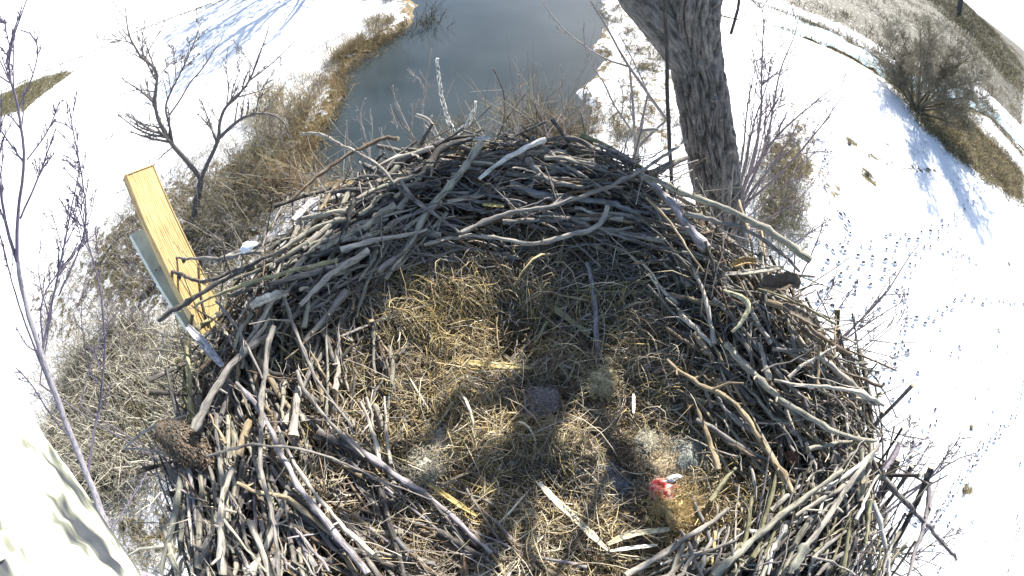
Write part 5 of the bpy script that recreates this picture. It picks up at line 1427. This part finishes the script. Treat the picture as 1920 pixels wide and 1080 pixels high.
# reeds along the left bank: a dense drooping fringe
def bank_points(line, n, lo, hi, side):
    d = np.concatenate([[0], np.cumsum(np.linalg.norm(np.diff(line, axis=0), axis=1))])
    u = rng.uniform(0, d[-1], n)
    p = np.stack([np.interp(u, d, line[:, 0]), np.interp(u, d, line[:, 1])], 1)
    i = np.clip(np.searchsorted(d, u) - 1, 0, len(line) - 2)
    t = line[i + 1] - line[i]; t /= np.linalg.norm(t, axis=1, keepdims=True)
    nr_ = np.stack([-t[:, 1], t[:, 0]], 1) * side
    p = p + nr_ * rng.uniform(lo, hi, (n, 1))
    k = fbm(np.stack([p[:, 0] * .45, p[:, 1] * .45, 0 * u], -1), 2)
    p = p[k > .44]
    return np.array([[x, y, ground_z((x, y)) - .05] for x, y in p])
lbx = np.concatenate([lb, [[-12, 44], [-16, 54]]])
mb = MB()
C = bank_points(lbx, 620, -.9, 1.4, 1)
stems(mb, C, 22, .6, 1.5, .011, GOLD, .35, .5, .16)
C = bank_points(lbx, 300, .6, 3.6, 1)
stems(mb, C, 16, .4, 1.0, .010, GOLD + OLIV + GREYT, .5, .4, .2)
tag(mb.build('reeds', M['straw']), 'golden dry reeds drooping along the left bank of the river', 'reeds', None, 'stuff')

mb = MB()                                                               # tussocks in the snow of the right bank
C = np.array([on_ground(*p) for p in ((1195, 95), (1205, 132), (1190, 62), (1215, 212), (1245, 92), (1232, 128), (1150, 18), (1165, 40), (1210, 100), (1240, 60), (1140, 210), (1150, 232), (1130, 232), (1185, 160), (1260, 225), (1195, 245), (1175, 262), (1230, 255), (1215, 25), (1250, 30), (1225, 75), (1245, 115))])
C = np.repeat(C, 9, axis=0); C[:, :2] += rng.normal(0, .45, (len(C), 2))
stems(mb, C, 16, .25, .7, .011, OLIV + GOLD + GREYT, .7, .6, .14)
C = in_poly([(1135, 0), (1150, 60), (1130, 200), (1110, 300), (1300, 300), (1280, 100), (1240, 0)], 60)
stems(mb, C, 8, .2, .8, .010, OLIV + GREYT, .6, .4, .15)
tag(mb.build('bank_grass', M['straw']), 'olive grass tussocks poking from the snow on the right bank', 'grass', None, 'stuff')

# undergrowth of the left side
mb = MB()
THK = [(335, 650), (230, 600), (130, 690), (90, 820), (130, 940), (260, 940), (330, 900), (520, 880), (520, 520), (420, 560)]
C = in_poly(THK, 330)
stems(mb, C, 15, .6, 2.1, .014, OLIV + GREYT + [(.44, .40, .22), (.07, .06, .05), (.38, .36, .31)], .75, .5, .4, wig=.16, npt=6)
stems(mb, C[:230], 9, .9, 2.8, .021, [(.42, .40, .33), (.46, .43, .34), (.28, .26, .22)], .7, .3, .3, wig=.14, npt=7)
C = in_poly([(60, 760), (100, 600), (180, 460), (300, 320), (430, 250), (570, 330), (570, 480), (420, 640), (330, 900), (150, 960)], 150)
stems(mb, C, 5, 1.0, 3.2, .014, [(.30, .275, .25), (.22, .20, .19), (.14, .12, .13), (.36, .33, .27)], .45, .15, .25, wig=.10, npt=7)
tag(mb.build('thicket', M['far']), 'dense tangle of olive and grey bare thicket below the left side of the nest', 'thicket', None, 'stuff')
mb = MB()
C = in_poly([(110, 560), (170, 430), (300, 330), (420, 260), (560, 330), (560, 470), (420, 620), (200, 660)], 1300)
k_ = fbm(np.stack([C[:, 0] * .5, C[:, 1] * .5, 0 * C[:, 0] + 4], -1), 2)
C = C[k_ > .42]
stems(mb, C, 8, .12, .5, .010, OLIV + GREYT, .8, .5, .2, wig=.12)
C = in_poly([(225, 330), (300, 220), (400, 170), (470, 220), (400, 320), (280, 390)], 170)
stems(mb, C, 6, .1, .4, .010, OLIV + GREYT + [(.10, .085, .09)], .8, .5, .2)
C = in_poly([(330, 150), (420, 120), (540, 100), (560, 140), (500, 230), (400, 260)], 80)
stems(mb, C, 6, .15, .5, .011, OLIV + GREYT, .8, .5, .2)
C = in_poly([(1420, 260), (1510, 230), (1530, 330), (1500, 440), (1430, 450)], 120)
stems(mb, C, 12, .15, .7, .012, OLIV + GOLD, .8, .5, .2)
C = in_poly([(1500, 250), (1720, 250), (1800, 340), (1600, 360)], 45)
stems(mb, C, 7, .1, .4, .012, OLIV, .8, .5, .15)
C = in_poly([(40, 760), (90, 600), (150, 450), (230, 400), (330, 330), (420, 310), (560, 380), (560, 470), (420, 620), (230, 660)], 230)
stems(mb, C, 9, .4, 1.4, .0115, GREYT + OLIV + [(.10, .085, .09), (.13, .11, .12)], .75, .4, .3, wig=.2)
C = in_poly([(130, 950), (330, 900), (440, 980), (440, 1080), (250, 1080)], 60)
stems(mb, C, 14, .4, 1.6, .0115, GREYT + OLIV + [(.10, .085, .09)], .75, .4, .3, wig=.2)
C = in_poly([(20, 620), (60, 480), (150, 420), (230, 480), (200, 640), (90, 720)], 130)
stems(mb, C, 6, .2, .8, .011, GREYT + OLIV + [(.10, .085, .09)], .75, .4, .3, wig=.2)
C = in_poly([(1390, 280), (1440, 260), (1510, 330), (1500, 470), (1410, 470)], 70)
stems(mb, C, 14, .3, 1.2, .0115, GREYT + OLIV, .75, .4, .3, wig=.2)
C = in_poly([(1560, 620), (1640, 640), (1720, 800), (1740, 1000), (1640, 1080), (1560, 800)], 60)
stems(mb, C, 7, .2, .8, .009, GREYT + OLIV, .75, .4, .3, wig=.2)
tag(mb.build('weeds', M['straw']), 'scattered dry weeds sticking up through the thin snow', 'weeds', None, 'stuff')

def shrub(px, py, n, h_lo, h_hi, r, cols, label, lean=.5, spread=.3, name='shrub', droop=.25, wig=.10, twigs_n=6, mat='far', z=0):
    c = on_ground(px, py)
    root = empty(name, c, label, 'shrub')
    mb = MB()
    P = stems(mb, c[None], n, h_lo, h_hi, r, cols, lean, droop, spread, 4, 6, wig)
    k = rng.integers(2, 5, size=n * twigs_n); i = rng.integers(0, n, size=n * twigs_n)
    o = P[i, k]
    d = P[i, k + 1] - P[i, k]; L = np.linalg.norm(d, axis=1, keepdims=True)
    dr = d / L + rng.normal(0, .7, d.shape) + np.array([0, 0, .2])
    l = L * rng.uniform(.8, 2.4, L.shape)
    tw = np.stack([o, o + dr * l * .5, o + (dr + rng.normal(0, .35, d.shape)) * l], 1)
    mb2 = MB()
    cc = np.array(cols)[rng.integers(len(cols), size=len(tw))] * rng.uniform(.6, 1.3, (len(tw), 1))
    mb2.tubes(tw, np.array([.6, .5, .3]) * r, 3, cc, caps=False)
    mb.build('stems', M[mat], root)['kind'] = 'stuff'
    mb2.build('twigs', M[mat], root)['kind'] = 'stuff'
    return root
shrub(1010, 262, 190, 1.2, 3.0, .016, RUST + GREYT, 'round rusty brown bush at the water edge just above the back rim', .45, .7, wig=.12)
shrub(858, 268, 60, .8, 2.0, .014, RUST, 'small rust orange bush at the waterline beside the tall forked snag', .5, .4)
shrub(1085, 275, 50, .6, 1.8, .014, RUST + GREYT, 'low thin brown bush where the water meets the right bank', .5, .4)
shrub(545, 345, 110, .6, 1.8, .013, RUST + GOLD, 'rust coloured bush beside the water at the left end of the river bend', .6, .6)
shrub(600, 375, 80, .6, 2.0, .013, RUST + GREYT, 'reddish twiggy bush directly behind the upper left rim of the nest', .6, .6)
shrub(480, 330, 150, .8, 2.4, .014, GREYT + OLIV, 'grey leafless shrub below the right limb of the dark forked tree', .6, .8, wig=.14)
shrub(540, 245, 130, .8, 2.2, .014, GREYT + GOLD, 'tall grey and straw coloured shrub on the left bank above the rusty bush', .6, .8, wig=.14)
shrub(430, 420, 140, .6, 2.0, .013, GREYT + OLIV, 'tangled grey shrub right of the trunk of the dark forked tree', .7, .8, wig=.14)
shrub(505, 205, 90, .6, 1.8, .014, OLIV + GOLD, 'olive shrub at the far left bank behind the reeds', .6, .7)
shrub(795, 38, 60, .5, 1.9, .02, [(.09, .085, .07), (.13, .12, .09)], 'dark brush leaning over the water at the top of the left bank', .9, .7, wig=.12)
shrub(1448, 395, 120, .5, 1.7, .013, OLIV + GREYT, 'dense olive grey bush in the snow right beside the base of the thick trunk', .7, .8, wig=.14)
shrub(1475, 315, 60, .4, 1.3, .013, OLIV + GOLD, 'yellowish low bush behind the purplish shoots right of the trunk', .7, .6)
def weed(px, py, n, h, label):
    c = on_ground(px, py); mb = MB()
    mb.tubes(np.array([c - np.array([0, 0, .1]), c + np.array([0, 0, .06])]), [.16, .10], 7, (.14, .12, .07))
    stems(mb, c[None], n, h * .4, h, .012, OLIV + [(.1, .09, .07)], .8, .4, .12)
    tag(mb.build('weed', M['straw']), label, 'weed')
weed(1890, 497, 26, .5, 'lone dark weed near the right edge of the snow field')
weed(1822, 800, 22, .35, 'small dark weed between the fine bush and the long trail of prints')
weed(1810, 918, 60, .45, 'thick brown weed clump in the middle of the lower right trail of prints')
weed(1625, 328, 60, .55, 'olive grass clump on the right snow field below the big leaning willow')
weed(1592, 270, 46, .6, 'small weed with one tall stem near the shoots right of the trunk')

# the dark forked tree at the left
D = 17.4
bt = empty('bare_tree', on_ground(362, 432), 'dark bare forked tree on the snow behind the timber post', 'tree')
BK = (.125, .112, .112)
mb = MB()
b0 = on_ground(362, 432)
mb.tubes(smooth_path([b0 - np.array([0, 0, .3]), ath(366, 390, D), ath(374, 355, D), ath(377, 335, D)], 16) + rng.normal(0, .008, (16, 3)), np.linspace(.20, .135, 16), 12, BK)
mb.build('trunk', M['twig'], bt)
BL = [
 ([(377, 335), (350, 300), (325, 275), (303, 240), (290, 205), (292, 165), (297, 135), (280, 118), (262, 105), (240, 65), (235, 15)], .12, .02, 2), ([(377, 335), (392, 300), (410, 265), (411, 228), (425, 195), (450, 175), (470, 150), (480, 120), (497, 75), (505, 45)], .10, .015, 2),
 ([(408, 262), (430, 240), (452, 222), (480, 212), (510, 213), (535, 230), (545, 262)], .085, .02, 2), ([(325, 275), (318, 235), (310, 208), (312, 190), (328, 157), (345, 125), (362, 85), (378, 40)], .06, .012, 2), ([(318, 215), (340, 185), (355, 155), (380, 130), (408, 85), (418, 70)], .04, .01, 1),
 ([(303, 240), (275, 235), (255, 225), (240, 205)], .03, .008, 1), ([(290, 172), (265, 168), (245, 170), (225, 178)], .025, .008, 1), ([(302, 138), (322, 115), (350, 108)], .025, .008, 1), ([(270, 112), (290, 75), (310, 40)], .025, .008, 1), ([(330, 155), (328, 105), (318, 80)], .02, .008, 1),
 ([(425, 195), (430, 160), (422, 120), (430, 80)], .03, .008, 1), ([(428, 160), (450, 120), (450, 90)], .02, .007, 1), ([(470, 150), (510, 120), (545, 85), (580, 50)], .03, .007, 1), ([(480, 212), (485, 180), (500, 150), (530, 120)], .03, .007, 2), ([(325, 275), (300, 295), (290, 310)], .03, .008, 1), ([(411, 228), (395, 205), (388, 190)], .02, .006, 1)]
mb = MB()
for i, (pts, r0, r1, dep) in enumerate(BL):
    k = .25 * math.sin(i * 2.1)
    p3 = [ath(x, y, D + k * j / len(pts) * 3) for j, (x, y) in enumerate(pts)]
    grow(mb, p3, r0, r1, dep + (1 if i in (0, 1, 3, 5, 7, 9, 11) else 0), 7, 22, 13, .27, .25, .75, BK, .02, minr=.0068)
mb.build('branches', M['twig'], bt)['kind'] = 'stuff'

# thin saplings in the speckled snow between the left edge and the post
for lines, dd_, lab in (
    ([[(150, 760), (185, 640), (235, 520), (250, 470)], [(170, 700), (150, 600), (160, 520)], [(200, 610), (260, 540), (300, 500)]], 9.0, 'thin dark bare sapling in front of the thicket, left of the metal plank foot'),
    ([[(75, 720), (95, 600), (110, 500), (150, 400)], [(95, 600), (70, 520), (80, 430)], [(108, 520), (150, 460), (190, 430)]], 8.5, 'thin dark bare sapling just right of the pale young tree stem'),
    ([[(285, 470), (262, 400), (215, 330), (165, 325)], [(262, 400), (280, 350), (275, 320)], [(235, 355), (200, 370), (180, 360)]], 14.0, 'small arching bare sapling beside the upper end of the metal plank')):
    rt = empty('sapling', on_ground(*lines[0][0]), lab, 'sapling')
    rt.location = ath(*lines[0][0], dd_)
    mb = MB()
    b_ = ath(*lines[0][0], dd_)
    mb.tubes(smooth_path([np.array([b_[0] - .3, b_[1], ground_z((b_[0] - .3, b_[1])) - .1]), b_ - np.array([.1, 0, (b_[2]) * .4]), b_], 10), np.linspace(.035, .02, 10), 6, (.11, .095, .11))
    for k, pts in enumerate(lines):
        grow(mb, [ath(x, y, dd_ + .1 * k) for x, y in pts], .018, .006, 2, 5, 14, 9, .3, .3, .7, (.11, .095, .12), .03, minr=.005)
    mb.build('shoots', M['twig'], rt)

# low dark limbs lying in front of the left bank
mb = MB()
grow(mb, [on_ground(190, 500) + np.array([0, 0, .2]), on_ground(230, 462) + np.array([0, 0, .7]), on_ground(290, 450) + np.array([0, 0, .9])], .06, .02, 2, 6, 14, 6, .4, .2, .8, BK, .03, minr=.008)
tag(mb.build('fallen_branch', M['twig']), 'dark low fallen branch on the speckled snow left of the metal plank', 'fallen branch')

# big leaning willow over the right stream, and the scrub beyond
D = 39.0
wl = empty('willow_tree', on_ground(1716, 206), 'wide olive brown leafless willow leaning over the frozen stream at right', 'tree')
WC = (.16, .145, .11)
mb = MB(); mb2 = MB()
b0 = on_ground(1716, 206)
tips = []
for i, (x, y) in enumerate([(1650, 130), (1662, 85), (1690, 62), (1725, 55), (1755, 65), (1790, 85), (1815, 110), (1838, 150), (1850, 185), (1845, 212), (1800, 240), (1680, 150), (1740, 100), (1780, 140), (1810, 180)]):
    dd = D + rng.uniform(-2.5, 2.5)
    e_ = ath(x, y, dd)
    m_ = b0 * .55 + e_ * .45 + np.array([rng.normal(0, .3), rng.normal(0, .3), .35])
    p3 = smooth_path([b0 + rng.normal(0, .2, 3) * np.array([1, 1, 0]) - np.array([0, 0, .1]), m_, e_], 14)
    mb.tubes(p3, np.linspace(.13, .03, 14), 6, WC)
    for t_ in (4, 6, 8, 10, 12):
        for _ in range(3):
            v_ = unit(unit(p3[t_] - p3[t_ - 1]) + rng.normal(0, .55, 3) + np.array([0, 0, .25]))
            grow(mb2, [p3[t_], p3[t_] + v_ * .8, p3[t_] + v_ * 1.5 + rng.normal(0, .2, 3)], .032, .014, 2, 4, 7, 10, .75, .25, .9, WC, .05, (.25, .225, .17), minr=.0115)
mb.build('trunk', M['far'], wl)
o = mb2.build('twigs', M['far'], wl); o['kind'] = 'stuff'

ft = empty('bare_tree', on_ground(1796, 32), 'far dark tree trunk on the olive bank at the top right corner', 'tree')
mb = MB()
b0 = on_ground(1796, 32); D2 = np.hypot(b0[0], b0[1])
q_ = [b0 - np.array([0, 0, .5]), ath(1800, 10, D2), ath(1803, -15, D2), ath(1806, -60, D2)]
mb.tubes(smooth_path(q_, 14), np.linspace(.9, .55, 14), 8, (.07, .06, .07))
mb.build('trunk', M['far'], ft)
mb = MB()
for e_ in ((1850, -20), (1780, -60), (1830, -50), (1860, 0), (1770, -40)):
    grow(mb, [ath(1804, -30, D2), ath((1804 + e_[0]) / 2, -45, D2), ath(*e_, D2)], .35, .1, 2, 5, 10, 6, .45, .1, .7, (.1, .085, .08), .03, minr=.05)
mb.build('branches', M['far'], ft)['kind'] = 'stuff'

mb = MB()
C = in_poly([(1640, 125), (1690, 195), (1735, 252), (1790, 302), (1840, 337), (1918, 392), (1918, 320), (1860, 255), (1800, 200), (1740, 160)], 620)
stems(mb, C, 13, .3, 1.0, .022, OLIV + GOLD, .7, .4, .4)
C = in_poly([(1440, -5), (1500, 22), (1580, 52), (1650, 92), (1700, 150), (1850, 175), (1918, 240), (1918, 110), (1850, 45), (1780, -5)], 1500)
k_ = fbm(np.stack([C[:, 0] * .12 + C[:, 1] * .05, C[:, 1] * .22, 0 * C[:, 0] + 8], -1), 3)
C = C[(k_ > .42) & (dist_line(C[:, :2], stream_c) > 3.0)]
stems(mb, C, 10, .3, 1.1, .03, OLIV + GOLD + RUST, .7, .4, .6)
C = in_poly([(1735, -5), (1790, 52), (1850, 112), (1918, 185), (1918, 128), (1860, 58), (1800, 0)], 500)
stems(mb, C, 9, .8, 2.6, .06, OLIV + [(.12, .11, .06)], .5, .3, 1.2)
C = np.concatenate([np.array([on_ground(x, y) for x, y in zip(np.linspace(a0, a1, 70), np.interp(np.linspace(a0, a1, 70), xs, ys))]) for a0, a1, xs, ys in
     ((1345, 1720, [1345, 1420, 1500, 1580, 1640, 1690, 1720], [22, 36, 64, 98, 132, 168, 200]), (1400, 1660, [1400, 1500, 1580, 1660], [2, 32, 64, 108]), (1830, 1918, [1830, 1870, 1918], [195, 232, 292]))])
C[:, :2] += rng.normal(0, .45, (len(C), 2))
stems(mb, C, 16, .25, .8, .02, OLIV + GOLD + RUST, .7, .4, .4)
tag(mb.build('scrub', M['far']), 'olive dry grass and scrub covering the stream banks at the right', 'scrub', None, 'stuff')
mb = MB()
C = in_poly([(-5, 222), (-5, 188), (50, 155), (130, 130), (145, 133), (120, 150), (80, 180), (40, 212)], 260)
stems(mb, C, 8, .3, .9, .03, [(.12, .11, .05), (.17, .16, .08), (.09, .08, .05)], .7, .3, .5)
C = np.array([on_ground(x, y) for x, y in zip(np.linspace(0, 420, 160), np.interp(np.linspace(0, 420, 160), [0, 37, 160, 233, 310, 420], [171, 155, 103, 69, 38, 0]))])
stems(mb, C, 4, .12, .35, .03, [(.10, .09, .08), (.14, .12, .10)], .7, .3, .4)
tag(mb.build('verge_grass', M['far']), 'dark olive grass verge crossing the snow at the upper left', 'grass', None, 'stuff')

# three bare trees on the left bank just past the top of the picture: their shadows lie across the snow
for i, (x, y, h) in enumerate(((-14.6, 43.5, 15.), (-18.5, 46.5, 13.), (-23, 50.5, 12.))):
    z0 = ground_z((x, y))
    bt = empty('bare_tree', (x, y, z0), ('tall bare tree at the far end of the left bank, nearest the water', 'middle of the three bare trees beyond the reeds', 'bare tree standing farthest from the water beyond the reeds')[i], 'tree', 'bare trees at the end of the left bank')
    mb = MB()
    c0 = np.array([x, y, z0])
    p3 = smooth_path([c0 - np.array([0, 0, .3]), c0 + np.array([.2, .1, h * .3]), c0 + np.array([-.1, .3, h * .6]), c0 + np.array([.2, .2, h])], 20)
    mb.tubes(p3, np.linspace(.42, .05, 20), 8, BK)
    mb.build('trunk', M['far'], bt)
    mb = MB()
    for j in range(34):
        k = rng.integers(4, 18); a_ = rng.uniform(0, 6.28); l_ = (1.15 - k / 20) * h * .38
        v_ = np.array([math.cos(a_), math.sin(a_), .9])
        grow(mb, [p3[k], p3[k] + v_ * l_ * .5, p3[k] + v_ * l_ + np.array([0, 0, l_ * .2])], .15 * (1.1 - k / 20), .04, 2, 5, 9, 6, .4, .3, .7, BK, .03, minr=.03)
    mb.build('branches', M['far'], bt)['kind'] = 'stuff'
